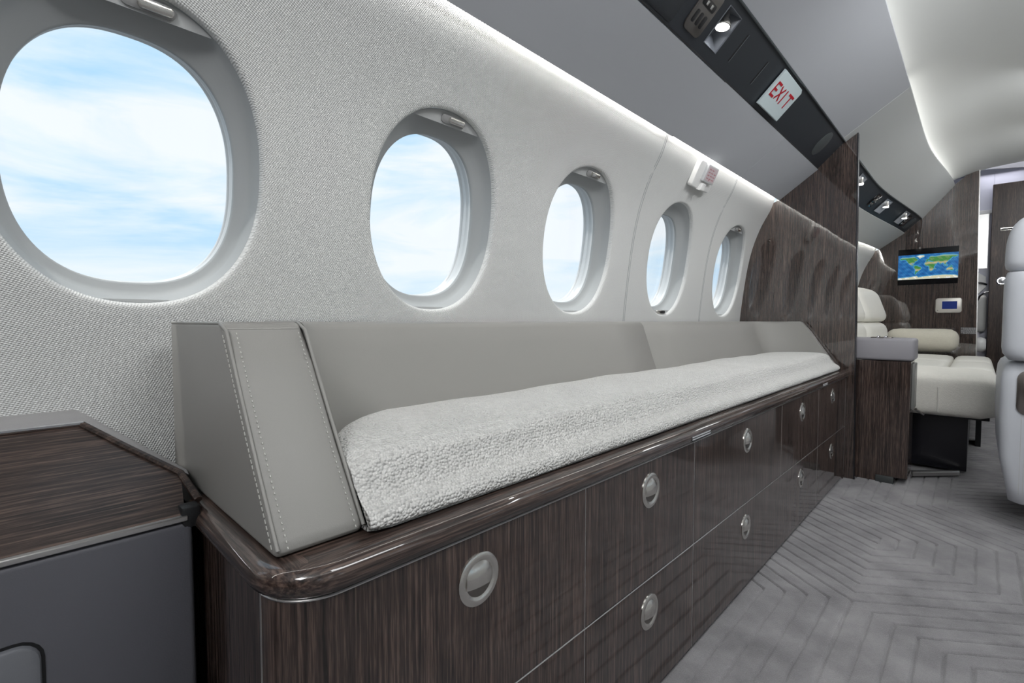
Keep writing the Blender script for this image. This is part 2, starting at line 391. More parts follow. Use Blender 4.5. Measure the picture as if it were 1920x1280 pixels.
for i, (yc, _, _) in enumerate(WIN):
    w = thing('window_%d' % (i+1), tuple(wp(SB, yc, .05)), kind='structure'); windows.append(w)
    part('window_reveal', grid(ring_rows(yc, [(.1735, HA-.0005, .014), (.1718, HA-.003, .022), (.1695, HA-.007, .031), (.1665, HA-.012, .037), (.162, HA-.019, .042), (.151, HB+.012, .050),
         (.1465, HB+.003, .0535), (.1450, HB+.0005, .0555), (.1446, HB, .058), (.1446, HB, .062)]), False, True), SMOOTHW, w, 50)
    part('inner_frame', grid(ring_rows(yc, [(.1446, HB, .060), (.1462, HB+.0015, .062), (.1475, HB+.002, .076), (.1462, HB+.001, .078), (.1462, HB+.001, .082)]), False, True), WHITEP, w, 50)
    part('outer_frame', grid(ring_rows(yc, [(.1462, HB+.001, .080), (.1482, HB+.002, .082), (.1490, HB+.002, .096), (.1468, HB, .098), (.1468, HB, .104), (.20, HB+.06, .106)]), False, True), WHITEP, w, 50)
    for nm, off, hw, hh in (('inner_pane', .068, .1472, HB+.002), ('outer_pane', .0985, .1470, HB)):
        r = ring_rows(yc, [(hw, hh, off), (hw*.6, hh*.6, off), (hw*.2, hh*.2, off)]); g = grid(r, False, True); g[1].append(tuple(range(2*NW, 3*NW)))
        part(nm, g, PANE, w, 60)
    if i != 4:
        sh = part('window_shade', chord(yc, ST-.030, .1722, HA-.002, .016, True), SHADE, w, 40)
        o, u, v = wp(ST-.0165, yc+.012, .0155), wp(ST-.0165, yc+1, .01)-wp(ST-.0165, yc, .01), None
        vv = wp(ST-.005, yc, .01)-wp(ST-.02, yc, .01); uu = wp(ST, yc+.1, 0)-wp(ST, yc, 0)
        hd = thing('shade_handle', tuple(o), parent=w)
        # the handle is a rounded pull bar on a dark seat
        part('handle_seat', plate(o+vv.normalized()*-.001, uu, vv, rrect(.066, .018, .008), .003, .001), GREYH, hd)
        part('pull_bar', plate(o+uu.normalized()*.008-vv.normalized()*.001+uu.cross(vv).normalized()*.003, uu, vv, rrect(.044, .013, .006), .006, .002), METAL, hd)
        part('shade_track', chord(yc, SB+.006, .1725, HA-.0015, .016, False), SHADE, w, 40)
    else:
        sh = part('window_shade', chord(yc, SB+.018, .1722, HA-.002, .016, False), SHADE, w, 40)
        o = wp(SB+.010, yc, .0155); vv = wp(SB+.02, yc, .01)-wp(SB+.005, yc, .01); uu = Vector((0, 1, 0))
        hd = thing('shade_handle', tuple(o), parent=w)
        part('handle_seat', plate(o, uu, vv, rrect(.07, .014, .006), .004, .001), METAL, hd)
        part('pull_bar', plate(o+Vector((0, .012, 0))+uu.cross(vv).normalized()*.004, uu, vv, rrect(.034, .011, .005), .005, .002), BLACK, hd)

# floor: carved carpet
def hfield(X, Y):
    w = CW; dx = X+.2245
    b = .574*dx+.819*(Y-1.549); c = -.574*dx+.819*(Y-1.549); d = .156-X; e = 17*w-b
    left = dx < 0
    hv = np.where(left, b, np.minimum(np.minimum(c, d), e))
    # lower fan of straight strips
    ml = 1.549-np.abs(dx)*.52
    lowm = Y < ml
    hl = np.where(left, dx, -dx)
    h = np.where(lowm, hl, hv)
    # upper fan
    mu = 2.42+(X+.42)*.52
    up = Y > mu
    hu = (X+.42)*.999+.0
    off = (.574*(-.42+.2245)+.819*(2.42-1.549))
    h = np.where(up, off+hu, h)
    c2 = -.574*(X+.05)+.819*(Y-2.62)
    up2 = up & (Y > 2.62-(X+.05)*.52+.0) & (X > -.05)
    h = np.where(up2, off+.37+c2, h)
    far = Y > 3.1
    h = np.where(far, np.abs(X-.12)*.574+.819*Y, h)
    return h
def carpet(x0, x1, y0, y1, dx, DEP=.0105, SIG=.0024):
    nx, ny = int((x1-x0)/dx), int((y1-y0)/dx)
    xs = np.linspace(x0, x1, nx+1); ys = np.linspace(y0, y1, ny+1)
    X, Y = np.meshgrid(xs, ys)
    wob = .0004*np.sin(X*61+Y*37)+.0004*np.sin(X*23-Y*71+1.3)
    h = hfield(X+wob, Y+wob)/CW
    f = np.abs(h-np.round(h))*CW                    # distance to the nearest carved line
    Z = -DEP*np.exp(-(f/SIG)**2)+.0012*np.sin(X*90)*np.sin(Y*83)*.5
    V = np.stack([X, Y, Z], -1).reshape(-1, 3)
    ii = np.arange(ny)[:, None]*(nx+1)+np.arange(nx)[None, :]
    F_ = np.stack([ii, ii+1, ii+nx+2, ii+nx+1], -1).reshape(-1, 4)
    return V, F_
def np_mesh(name, V, F_, mat, parent=None, **tags):
    me = bpy.data.meshes.new(name); me.vertices.add(len(V)); me.vertices.foreach_set('co', V.astype(np.float32).ravel())
    me.loops.add(F_.size); me.loops.foreach_set('vertex_index', F_.astype(np.int32).ravel())
    me.polygons.add(len(F_)); me.polygons.foreach_set('loop_start', np.arange(0, F_.size, 4, dtype=np.int32)); me.polygons.foreach_set('loop_total', np.full(len(F_), 4, np.int32))
    me.update(calc_edges=True); me.shade_smooth(); me.materials.append(mat)
    o = bpy.data.objects.new(name, me); COL.objects.link(o)
    if parent is not None: o.parent = parent
    _tags(o, **tags); return o
floor = thing('floor', (0, 0, 0), kind='structure')
cv, cf = carpet(-.47, .40, .78, 3.1, .0026)
np_mesh('carpet', cv, cf, CARPET, floor)
for q in ((-.47, .40, 3.1, 5.6, .0055), (.40, 1.3, .78, 5.6, .008), (-.47, 1.3, -1.2, .78, .008)):
    cv, cf = carpet(*q, .008, .004); np_mesh('carpet', cv, cf, CARPET, floor)
part('subfloor', box(-.95, 1.35, -1.25, 6.6, -.06, -.016), CARPET, floor, 0)

# ---------------------------------------------------------------- overhead
A0, A1 = (-.755, 1.369), (-.585, 1.490); B0, B1 = (-.585, 1.490), (-.474, 1.595); C0, C1 = (-.474, 1.595), (-.238, 1.750)
def sec(p, Y, dz=0.0): return Vector((p[0]+taper(Y)*(1.0 if p[0] < -.3 else .62), Y, p[1]+dz*ss((Y-3.2)/2.0)))
def yspan(ya, yb_): 
    n = 1 if yb_ <= 3.2 else max(2, int((yb_-ya)/.12)); return [ya+(yb_-ya)*i/n for i in range(n+1)]
def sheet(poly, ya, yb_, dz=0.0, shift=(0, 0)):
    """closed section poly swept along Y following the taper"""
    ys = yspan(ya, yb_); rows = [[sec((p[0]+shift[0], p[1]+shift[1]), Y, dz*(1 if p[0] > -.4 else 0)) for p in poly] for Y in ys]
    V, Fc = grid(rows, False, True); n = len(poly); Fc.append(tuple(range(n))); Fc.append(tuple(range(len(V)-n, len(V)))[::-1])
    return V, Fc
ceiling = thing('ceiling', (XC, 0, 1.9), kind='structure')
polyA = [A0, (-.586, 1.4893), (-.592, 1.502), (-.70, 1.426), (-.748, 1.395), (-.7575, 1.376)]
polyC = [(-.473, 1.5957), (-.2385, 1.7497), (-.238, 1.757), (-.247, 1.764), (-.33, 1.715), (-.480, 1.609)]
DSH = {0: (-.0012, -.0018), 1: (0, 0), 2: (0, .0), 3: (0, 0)}
for k, (ya, yb_) in enumerate(((-1.2, 1.5595), (1.5605, 2.1995), (2.2005, YB), (YB+.03, YF))):
    part('overhead_panel', sheet(polyA, ya, yb_, 0, DSH[k]), OVERHEAD if k < 3 else OVERHEADF, ceiling, 30)
for k, (ya, yb_) in enumerate(((-1.2, 2.70), (2.6995, YF))):
    part('overhead_panel', sheet(polyC, ya, yb_, .08, (-.0005, .0006) if k == 0 else (0, 0)), OVERHEAD if k == 0 else OVERHEADF, ceiling, 30)
# channels closing the light slots
def open_sheet(pts, ya, yb_, dz=0.0):
    return grid([[sec(p, Y, dz) for p in pts] for Y in yspan(ya, yb_)])
for ya, yb_ in ((-1.2, YB+.03), (YB+.03, YF)):
    part('cove_channel', open_sheet([(-.7665, 1.420), (-.74, 1.43), (-.70, 1.45), (-.60, 1.505), (-.585, 1.50)], ya, yb_), DOME, ceiling, 30)
    part('cove_channel', open_sheet([(-.26, 1.755), (-.33, 1.765), (-.335, 1.78), (-.325, 1.802), (-.31, 1.816)], ya, yb_, .05), DOME, ceiling, 30)
DOMEP = spline([(-.31, 1.813), (-.27, 1.832), (-.2, 1.856), (-.1, 1.88), (0, 1.897), (XC, 1.908)], 18)
ys = [-1.2+i*(YF+.03+1.2)/30 for i in range(31)]
def dome_pt(x, z, Y): return Vector((x+taper(Y)*.62*max(0, (XC-x))/.5, Y, z+.032*ss((Y-3.2)/2.0)))
half = [[dome_pt(p[0], p[1], Y) for p in DOMEP] for Y in ys]
full = [row+[Vector((2*XC-q.x, q.y, q.z)) for q in row[-2::-1]] for row in half]
part('dome_panel', grid(full), DOME, ceiling, 60)

# service strip
svc = thing('service_strip', (-.53, 1.0, 1.54), 'charcoal overhead service strip between grey ceiling panels aft of the bulkhead', 'ceiling strip')
sd = Vector((B1[0]-B0[0], 0, B1[1]-B0[1])).normalized(); sn = Vector((sd.z, 0, -sd.x))   # up the slope; facing the cabin
def sp(Y, s, h=0.0): return Vector((B0[0], Y, B0[1]))+sd*s+sn*(h-.004)
YV = Vector((0, 1, 0))
SL = .1528
def strip_with_hole(ya, yb_, h0, h1, s0, s1):
    return merge(grid([[sp(Y, s) for s in (0, SL)] for Y in (ya, h0)]), grid([[sp(Y, s) for s in (0, SL)] for Y in (h1, yb_)]),
                 grid([[sp(Y, s) for s in (0, s0)] for Y in (h0, h1)]), grid([[sp(Y, s) for s in (s1, SL)] for Y in (h0, h1)]))
part('strip_panel', merge(strip_with_hole(-1.2, 1.46, 1.343, 1.423, .031, .128),
     grid([[sp(Y, s) for s in (0, SL)] for Y in (1.46, YB)])), STRIP, svc, 0)
def svc_plate(nm, y, s, wy, hs, r, t, mat, par, h=0.0, bev=.001, **k):
    return part(nm, plate(sp(y, s, h), YV, sd, rrect(wy, hs, r), t, bev), mat, par, 40, **k)
svc_plate('removable_cover', 1.02, .075, .31, .135, .012, .0015, STRIP, svc)
op = svc_plate('outlet_plate', 1.262, .077, .088, .108, .016, .004, BRONZE, svc, label='pewter plate with three black grilles')
for j in range(3): svc_plate('grille', 1.238+.022*j, .058, .014, .030, .005, .001, BLACK, op, .004, .0003)
gz = svc_plate('grille', 1.262, .094, .066, .018, .006, .001, BLACK, op, .004, .0003)
for j in range(2): svc_plate('button', 1.25+.024*j, .094, .010, .010, .002, .0015, METAL, op, .005, .0003)
for yy, s0, s1 in ((1.503, .040, .119), (1.694, .041, .115)):
    sl = svc_plate('mask_slot', yy, (s0+s1)/2, .0065, s1-s0, .003, .0006, BLACK, svc, 0, 0)
    part('slot_rim', tube([sp(yy+.0045, s0, .0006), sp(yy+.0045, s1, .0006)], .0012, 6), simple('rim', (.09, .10, .11), .4), svc)
def oval_pts(a, b, n=40): return [(a*math.cos(2*math.pi*i/n), b*math.copysign(abs(math.sin(2*math.pi*i/n))**.8, math.sin(2*math.pi*i/n))) for i in range(n)]
part('speaker_grille', plate(sp(2.56, .079), YV, sd, oval_pts(.050, .054), .0012, .0005), simple('speaker_cloth', (.045, .052, .055), .8), svc)
part('strip_edge', tube([sp(-1.2, SL-.002, .003), sp(YB, SL-.002, .003)], .0035, 6), simple('strip_edge', (.035, .045, .05), .35), svc)
part('strip_edge', tube([sp(-1.2, .001, .002), sp(YB, .001, .002)], .002, 6), BLACK, svc)
# reading lamp in a bevelled well
def reading_light(y, s, place, label, group=None, wy=.080, hs=.097, kk=1.0, wc=(.17, .185, .21)):
    t = thing('reading_light', tuple(place(y, s)), label, 'lamp', group)
    m_ = simple('lamp_well', wc, .25)
    y0, y1, s0, s1 = y-wy/2, y+wy/2, s-hs/2, s+hs/2
    rim = [(y0, s0), (y1, s0), (y1, s1), (y0, s1)]; c = .62
    inn = [(y+(a-y)*c, s+(b-s)*c+.010*kk) for a, b in rim]
    V = [place(a, b, 0) for a, b in rim]+[place(a, b, -.030*kk) for a, b in inn]
    part('lamp_well', (V, [(0, 1, 5, 4), (1, 2, 6, 5), (2, 3, 7, 6), (3, 0, 4, 7), (4, 5, 6, 7)]), m_, t, 0)
    part('well_rim', tube([place(a, b, .0005) for a, b in rim], .0016*kk, 6, True), simple('well_rim', (.12, .13, .15), .3), t)
    ax = Vector((-.10, -.16, -1)).normalized(); o = place(y-.002, s+.012*kk, -.012)
    part('lamp_body', lathe([(.0, -.030), (.009, -.029), (.011, -.024), (.011, -.008), (.0145, -.004), (.0175, .004), (.0175, .010), (.0155, .011)][0:8], o.x, o.y, o.z, ax, 24) if kk == 1 else
         lathe([(0, -.03*kk), (.011*kk, -.024*kk), (.011*kk, -.008*kk), (.0175*kk, .004*kk), (.0175*kk, .010*kk), (.0155*kk, .011*kk)], o.x, o.y, o.z, ax, 20), METAL, t, label='nickel swivel head')
    part('lamp_lens', lathe([(.0155*kk, .0105*kk), (.010*kk, .0115*kk), (.0001, .012*kk)], o.x, o.y, o.z, ax, 24), LAMPE, t, label='glowing white lens')
    return t, o, ax
_, lo, la = reading_light(1.383, .080, sp, 'swivel reading light glowing in the charcoal strip near the red exit sign', kk=1.2)
sl_d = bpy.data.lights.new('reading_spot', 'SPOT'); sl_d.energy = READ_W; sl_d.spot_size = R(95); sl_d.spot_blend = .8; sl_d.shadow_soft_size = .012
slo = bpy.data.objects.new('reading_spot', sl_d); COL.objects.link(slo); slo.location = lo+la*.02; slo.rotation_euler = la.to_track_quat('-Z', 'Y').to_euler()

# exit sign
ex = thing('exit_sign', tuple(sp(1.905, .0)), 'white sign with red EXIT lettering on the charcoal overhead strip', 'sign')
cut = [(-.103, -.060), (.103, -.060), (.103, .052), (.086, .060), (-.103, .060)]
part('sign_plate', plate(sp(1.907, .077, .004), YV, sd, cut, .011, .004), SIGNW, ex, 30)
def glyph(ch, x, y, w, h, t):
    seg = {'E': [((0, 0), (0, 1)), ((0, 0), (1, 0)), ((0, .5), (.8, .5)), ((0, 1), (1, 1))], 'X': [((0, 0), (1, 1)), ((0, 1), (1, 0))],
           'I': [((0, 0), (0, 1))], 'T': [((.5, 0), (.5, 1)), ((0, 1), (1, 1))]}[ch]
    gs = []
    for (a, b), (c, d) in seg:
        p, q = Vector((x+a*w, y+b*h)), Vector((x+c*w, y+d*h)); dr = (q-p).normalized(); nn = Vector((-dr.y, dr.x))*t/2; p = p-dr*t/2*(.98 if ch != 'X' else .3); q = q+dr*t/2*(.98 if ch != 'X' else .3)
        gs.append(((p.x-nn.x, p.y-nn.y), (q.x-nn.x, q.y-nn.y), (q.x+nn.x, q.y+nn.y), (p.x+nn.x, p.y+nn.y)))
    return gs
for ch, x, w in (('E', -.088, .029), ('X', -.045, .034), ('I', .010, 0), ('T', .038, .042)):
    gs = [plate(sp(1.905, .077, .0152+.0001*i), YV, sd, q, .0006) for i, q in enumerate(glyph(ch, x, -.017, w, .040, .0075))]
    part('letter', merge(*gs), RED, ex, 0, label='red letter '+ch)
# ---------------------------------------------------------------- bulkheads
def bulkhead_poly(Y, x_end, taper_on=True):
    tp = taper(Y); pts = [(wp(s, Y, -.0)[0], wp(s, Y)[2]) for s in np.linspace(0, s_of_z(1.362), 40)]
    for p in ((A0[0], A0[1]+.001), (A1[0], A1[1]+.001), (A1[0]-.004, A1[1]+.008), (B1[0]-.006, B1[1]+.007), (B1[0], B1[1]+.001)): pts.append((p[0]+tp, p[1]))
    return pts
pp = bulkhead_poly(YB, 0)
pp[0] = (pp[0][0], -.01)
pp += [(-.431, 1.623), (-.4075, -.01)]
bh = thing('bulkhead', (-.65, YB, 0), 'glossy dark wood half bulkhead at the forward end of the cream cushioned bench', 'partition')
part('bulkhead_panel', prism(pp, YB, YB+.026), WOODB, bh, 30)
part('edge_trim', prism([(-.4315, 1.626), (-.4265, 1.624), (-.403, 0), (-.408, 0)], YB-.0015, YB+.028), simple('dark_steel', (.10, .10, .11), .25, 1.0), bh, 30, label='dark steel edge strip')
# forward bulkhead with doorway on its right
tpf = taper(YF)
pf = bulkhead_poly(YF, 0); pf[0] = (pf[0][0], -.01)
pf += [(-.17, 1.835), (-.15, 1.85), (-.10, 1.895), (-.028, 1.924), (.001, -.01)]
wf = thing('wall_front', (-.4, YF, 0), kind='structure')
part('bulkhead_panel', prism(pf, YF, YF+.03), WOODB, wf, 30)
part('edge_trim', prism([(-.030, 1.925), (-.024, 1.925), (.004, 0), (-.002, 0)], YF-.002, YF+.032), SATIN, wf, 30)
# right-hand side of the cabin is the mirror image of the left
def mirror(o, parent=None, name=None):
    c = o.copy(); COL.objects.link(c)
    if name: c.name = name
    if parent is None:
        c.location.x = 2*XC-o.location.x; c.scale.x = -1
    else: c.parent = parent
    for ch in list(o.children): mirror(ch, c)
    return c
mirror(wall, name='wall_right')
wfr = thing('wall_front', (XC, YF, 0), kind='structure'); wfr.scale.x = -1; WLOC[wfr.name] = Vector((XC, YF, 0))
part('bulkhead_panel', prism([(x-XC+XC, z) for x, z in pf], YF, YF+.03), WOODB, wfr, 30)
for i, w in enumerate(windows): mirror(w, name='window_%d' % (len(WIN)+1+i))
mc = [o for o in ceiling.children if not o.name.startswith('dome_panel')]
cr = thing('ceiling', (XC, 0, 1.9), kind='structure'); cr.scale.x = -1
for o in mc:
    c = o.copy(); COL.objects.link(c); c.parent = cr
svr = svc.copy(); COL.objects.link(svr); svr.location.x = 2*XC-svc.location.x; svr.scale.x = -1
svr['label'] = 'charcoal overhead service strip on the opposite side of the cabin'
for o in svc.children:
    if o.name.startswith(('strip_panel', 'strip_edge')): c = o.copy(); COL.objects.link(c); c.parent = svr
part('wall_back', box(-1.1, 1.5, -1.25, -1.2, 0, 2.0), WOODZ, None, 0, kind='structure')

# forward service strip (curves inboard with the ceiling)
sf = thing('service_strip', (-.5, 3.2, 1.54), 'charcoal service strip curving inward above the cream divan', 'ceiling strip')
def spf(Y, s, h=0.0): 
    return sp(Y, s, h)+Vector((taper(Y), 0, 0))
n_ = 24; yy = [YB+.03+(YF-YB-.03)*i/n_ for i in range(n_+1)]
part('strip_panel', grid([[spf(Y, s, -.001) for s in (0, .05, .1, SL)] for Y in yy]), STRIP, sf, 0)
part('strip_edge', tube([spf(Y, SL-.002, .003) for Y in yy], .0035, 6), simple('strip_edge', (.035, .045, .05), .35), sf)
sfr = sf.copy(); COL.objects.link(sfr); sfr.location.x = 2*XC-sf.location.x; sfr.scale.x = -1
sfr['label'] = 'charcoal service strip curving inward on the opposite side above the armchair'
for o in list(sf.children): c = o.copy(); COL.objects.link(c); c.parent = sfr
def fwd_light(Y, lab):
    t, o, ax = reading_light(Y, .078, lambda a, b, h=0.0: spf(a, b, .004+h*.1 if h < -.02 or h >= 0 else .012), lab, 'reading lights above the divan', .15, .10, 1.1, (.34, .36, .40))
for Y, lab in ((3.42, 'reading light well in the far curved strip nearest the bulkhead edge'), (4.22, 'middle reading light in the curved strip over the divan'), (4.78, 'farthest reading light in the curved strip by the screen bulkhead')):
    fwd_light(Y, lab)
part('switch_plate', plate(spf(3.98, .078), Vector((taper(4.05)-taper(3.9), .15, 0)), sd, rrect(.10, .095, .02), .004, .001), BLACKG, sf)
for j in range(3): part('button', plate(spf(3.98, .052+.026*j, .004), Vector((taper(4.05)-taper(3.9), .15, 0)), sd, rrect(.05, .016, .004), .002, .0005), BRONZE, sf)
part('outlet_plate', plate(spf(4.93, .07), Vector((.03, .15, 0)), sd, rrect(.10, .10, .02), .004, .001), BLACKG, sf)
for j in range(3): part('button', plate(spf(4.93, .045+.026*j, .004), Vector((.03, .15, 0)), sd, rrect(.05, .014, .004), .002, .0005), CHROME, sf)
part('speaker_grille', plate(spf(5.09, .072, .002), Vector((.03, .15, 0)), sd, oval_pts(.055, .052), .0012, .0005), simple('speaker_cloth', (.045, .052, .055), .8), sf)

# emergency light on the wall
el = thing('emergency_light', tuple(wp(s_of_z(1.30), 1.9, 0)), 'small white emergency light box with a pink label on the side wall under the cove', 'lamp')
so = wp(s_of_z(1.318), 1.895, -.001); ev = (wp(s_of_z(1.34), 1.9, 0)-wp(s_of_z(1.30), 1.9, 0)).normalized(); en = Vector((0, 1, 0)).cross(ev)
part('base_plate', plate(so, YV, ev, rrect(.165, .098, .012), .020, .006), WHITEP, el, 30)
part('lens_cover', plate(so+en*.020+ev*.014+YV*.012, YV, ev, rrect(.092, .064, .004), .012, .003), simple('frosted', (.55, .56, .57), .25), el, 30)
part('label_plate', plate(so+en*.032+ev*.014+YV*.012, YV, ev, rrect(.080, .052, .002), .0008), PINK, el, 0, label='pink label with faint red print')
gs = []
for j in range(4):
    for i in range(3 if j else 2):
        gs.append(plate(so+en*.0328+ev*(.030-.011*j)+YV*(-.012+.024*i), YV, ev, rrect(.017, .004, .001, 1), .0003))
gs.append(plate(so+en*.0328+ev*(-.006)+YV*.006, YV, ev, rrect(.007, .009, .003, 3), .0004))
part('label_print', merge(*gs), FADED, el, 0, kind='stuff')
part('spout', plate(so+en*.016-ev*.036+YV*-.010, YV, ev, [(-.020, -.016), (.020, -.016), (.015, .012), (-.012, .012)], .018, .004), WHITEP, el, 30)

# ---------------------------------------------------------------- credenza
XF = -.4435                                        # drawer face plane
cz = thing('credenza', (-.68, 1.45, 0), 'long glossy dark wood storage credenza with round nickel pulls under the cream cushion', 'cabinet')
ZT, ZS, ZBT = .4855, .2535, .019
# plan outline of the body with a rounded near corner
RC = .055; Y0C = .163
def corner_path(x_face, y_end, r, xb, y1, n=10):
    P = [(xb, y_end)]
    for k in range(n+1):
        a = R(-90+90*k/n); P.append((x_face-r+r*math.cos(a), y_end+r+r*math.sin(a)))
    P.append((x_face, y1)); return P
body = corner_path(XF-.014, Y0C+.006, RC, -.93, YB-.001)+[(-.93, YB-.001)]
part('carcass', prism(body, .012, .49, axis=2), BLACK, cz, 30)
part('toe_base', box(-.93, XF-.02, Y0C+.03, YB, -.004, .014), BLACK, cz, 0)
cols = [Y0C, .6300, 1.043, 1.704, 2.198, 2.735]
def curved_front(z0, z1, y1):
    P = [(XF-RC+RC*math.cos(R(-90+90*k/10)), Y0C+RC+RC*math.sin(R(-90+90*k/10))) for k in range(11)]+[(XF, y1)]
    Q = [(XF-RC+(RC-.014)*math.cos(R(-90+90*k/10)), Y0C+RC+(RC-.014)*math.sin(R(-90+90*k/10))) for k in range(11)]+[(XF-.014, y1)]
    return prism(P+Q[::-1], z0, z1, axis=2)
def pull(y, z, par):
    h = par
    part('pull_cup', lathe([(.0248, .0006), (.0248, .0012), (.0230, .0013), (.012, .0009), (.0001, .0009)], XF, y, z, (1, 0, 0), 28), BRONZE, h, 35)
    part('pull_ring', lathe([(.0335, 0), (.0335, .0014), (.0315, .0028), (.0262, .0036), (.0248, .0030), (.0225, .0014), (.0205, .0010)], XF, y, z, (1, 0, 0), 36), METAL, h, 35)
    # thumb cap: domed disc cut off by a straight lower lip over the cup
    rows = []; nu, nv = 14, 9
    cap = lambda p, q: .0018+.0075*(1-min(1, math.hypot(p, q))**2.4)
    for i in range(nv+1):
        row = []
        for k in range(nu+1):
            p = math.cos(math.pi*(1-k/nu)); p0 = p*math.sqrt(1-.42**2); ztop = math.sqrt(max(0, 1-p0*p0)); zb_ = -.42+.10*(1-p*p)
            q = zb_+(ztop-zb_)*i/nv; row.append(Vector((XF+cap(p0, q)-.0005, y+.0235*p0, z+.0015+.0225*q)))
        rows.append(row)
    V, Fc = grid(rows); V2 = [Vector((XF+.0006, v.y, v.z)) for v in V]; m_ = nu+1
    bd = list(range(m_))+[r_*m_+nu for r_ in range(1, nv+1)]+[nv*m_+k for k in range(nu-1, -1, -1)]+[r_*m_ for r_ in range(nv-1, 0, -1)]
    part('thumb_cap', merge((V, Fc), (V2, [f[::-1] for f in Fc]), grid([[V[j] for j in bd+bd[:1]], [V2[j] for j in bd+bd[:1]]])), METAL, h, 50)
TR = .0016
for j in range(5):
    ya, yb_ = cols[j]+TR, cols[j+1]-TR
    g = curved_front(ZS+TR, ZT-.001, yb_) if j == 0 else box(XF-.014, XF, ya, yb_, ZS+TR, ZT-.001, .0008, 1)
    d = part('drawer_front', g, WOODZ, cz, 30)
    pull((.400, .843, 1.383, 1.955, 2.455)[j], .4265, d)
for ya, yb_, hy in ((0, .630, (.400,)), (.630, 1.043, (.843,)), (1.043, 2.198, (1.383, 1.955)), (2.198, 2.735, (2.455,))):
    g = curved_front(ZBT, ZS-TR, yb_-TR) if ya == 0 else box(XF-.014, XF, ya+TR, yb_-TR, ZBT, ZS-TR, .0008, 1)
    d = part('drawer_front', g, WOODZ, cz, 30)
    for h in hy: pull(h, .188, d)
part('filler_strip', box(XF-.014, XF+.0003, 2.7365, YB, ZBT, ZT), WOODZ, cz, 30)
part('end_panel', box(-.93, XF-RC-.002, Y0C, Y0C+.012, 0, ZT, .0008, 1), WOODZ, cz, 30)
for z in (ZT,):
    P = [(XF-RC+(RC+.0012)*math.cos(R(-90+90*k/12)), Y0C+RC+(RC+.0012)*math.sin(R(-90+90*k/12)), z) for k in range(13)]+[(XF+.0012, YB, z)]
    part('top_trim', tube(P, .0015, 6), SATIN, cz)
P = [(XF-RC+RC*math.cos(R(-90+90*k/12)), Y0C+RC+RC*math.sin(R(-90+90*k/12)), ZS) for k in range(13)]+[(XF-.0006, 2.735, ZS)]
part('gap_trim', tube(P, .0012, 6), SATIN, cz)
for y in cols[1:]:
    if y == 1.704: part('gap_trim', tube([(XF-.0008, y, ZS), (XF-.0008, y, ZT)], .0009, 6), SATIN, cz)
    else: part('gap_trim', tube([(XF-.0008, y, ZBT), (XF-.0008, y, ZT)], .0009, 6), SATIN, cz)
part('gap_trim', tube([(XF-RC, Y0C-.0008, ZBT), (XF-RC, Y0C-.0008, ZT)], .001, 6), SATIN, cz)
# bullnose worktop
def ledge():
    prof = [(-.06, .0)]+[(-.0145+.0145*math.cos(R(-70+150*k/12))+.0, .0165+.0165*math.sin(R(-90+180*k/12))) for k in range(13)]
    prof = [(-.022, .0), (-.008, .0005), (-.001, .006), (.003, .013), (.0035, .020), (.0005, .0265), (-.006, .0305), (-.014, .0322), (-.030, .0325)]
    x1, y0, r = XF+.0095, Y0C-.0095, RC+.0095
    path = [((-.74, y0), (0, -1)), ((-.62, y0), (0, -1))]+[((x1-r+r*math.cos(R(-90+90*k/14)), y0+r+r*math.sin(R(-90+90*k/14))), (math.cos(R(-90+90*k/14)), math.sin(R(-90+90*k/14)))) for k in range(15)]
    path += [((x1, y), (1, 0)) for y in (.6, 1.2, 1.8, 2.4, YB)]
    rows = [[Vector((p[0]+n[0]*a, p[1]+n[1]*a, ZT+.001+b)) for a, b in prof] for p, n in path]
    V, Fc = grid(rows)
    # flat inner top
    inner = [r_[-1] for r_ in rows]
    top = inner+[Vector((-.93, YB, inner[0].z)), Vector((-.93, y0+.03, inner[0].z))]
    k = len(V); V = V+top; Fc.append(tuple(range(k, k+len(top)))); 
    bot = [r_[0] for r_ in rows]+[Vector((-.93, YB, ZT+.001)), Vector((-.93, y0+.03, ZT+.001))]; k = len(V); V += bot; Fc.append(tuple(range(k, k+len(bot)))[::-1])
    return V, Fc
_wt = part('worktop', ledge(), [WOODY, WOODX], cz, 50, label='dark wood worktop with rounded nose')
ZL = ZT+.0335
for p_ in _wt.data.polygons:
    c_ = p_.center+WLOC[_wt.name]
    if len(p_.vertices) == 4 and c_.y-Y0C < (-.4435-c_.x)*1.0+.012 and c_.y < .24: p_.material_index = 1
part('corner_cap', box(-.702, -.680, .136, .156, .500, .526, .003), BLACK, cz, 30, label='black end cap of the worktop')
def placard(y0, y1, z0, z1, par, rows=2):
    gs = []
    o = Vector((XF+.0125, 0, 0))
    for r_ in range(rows):
        y = y0
        zc = z1-(z1-z0)*(r_+.5)/rows
        while y < y1:
            w = random.uniform(.004, .012); w = min(w, y1-y)
            if w > .002: gs.append(box(XF+.0128, XF+.0134, y, y+w, zc-.0013, zc+.0013))
            y += w+.0015
    part('placard_print', merge(*gs), TEXTW, par, 0, kind='stuff')
for ya, yb_ in ((1.0, 1.095), (2.20, 2.28)):
    pl = thing('placard', (XF+.012, ya, .50), 'tiny white printed placard on the worktop edge '+('midway along the drawers' if ya < 2 else 'near the bulkhead'), 'label')
    part('placard_plate', box(XF+.0120, XF+.0128, ya-.003, yb_+.003, .4935, .5065), BLACK, pl, 0)
    placard(ya, yb_, .495, .505, pl)

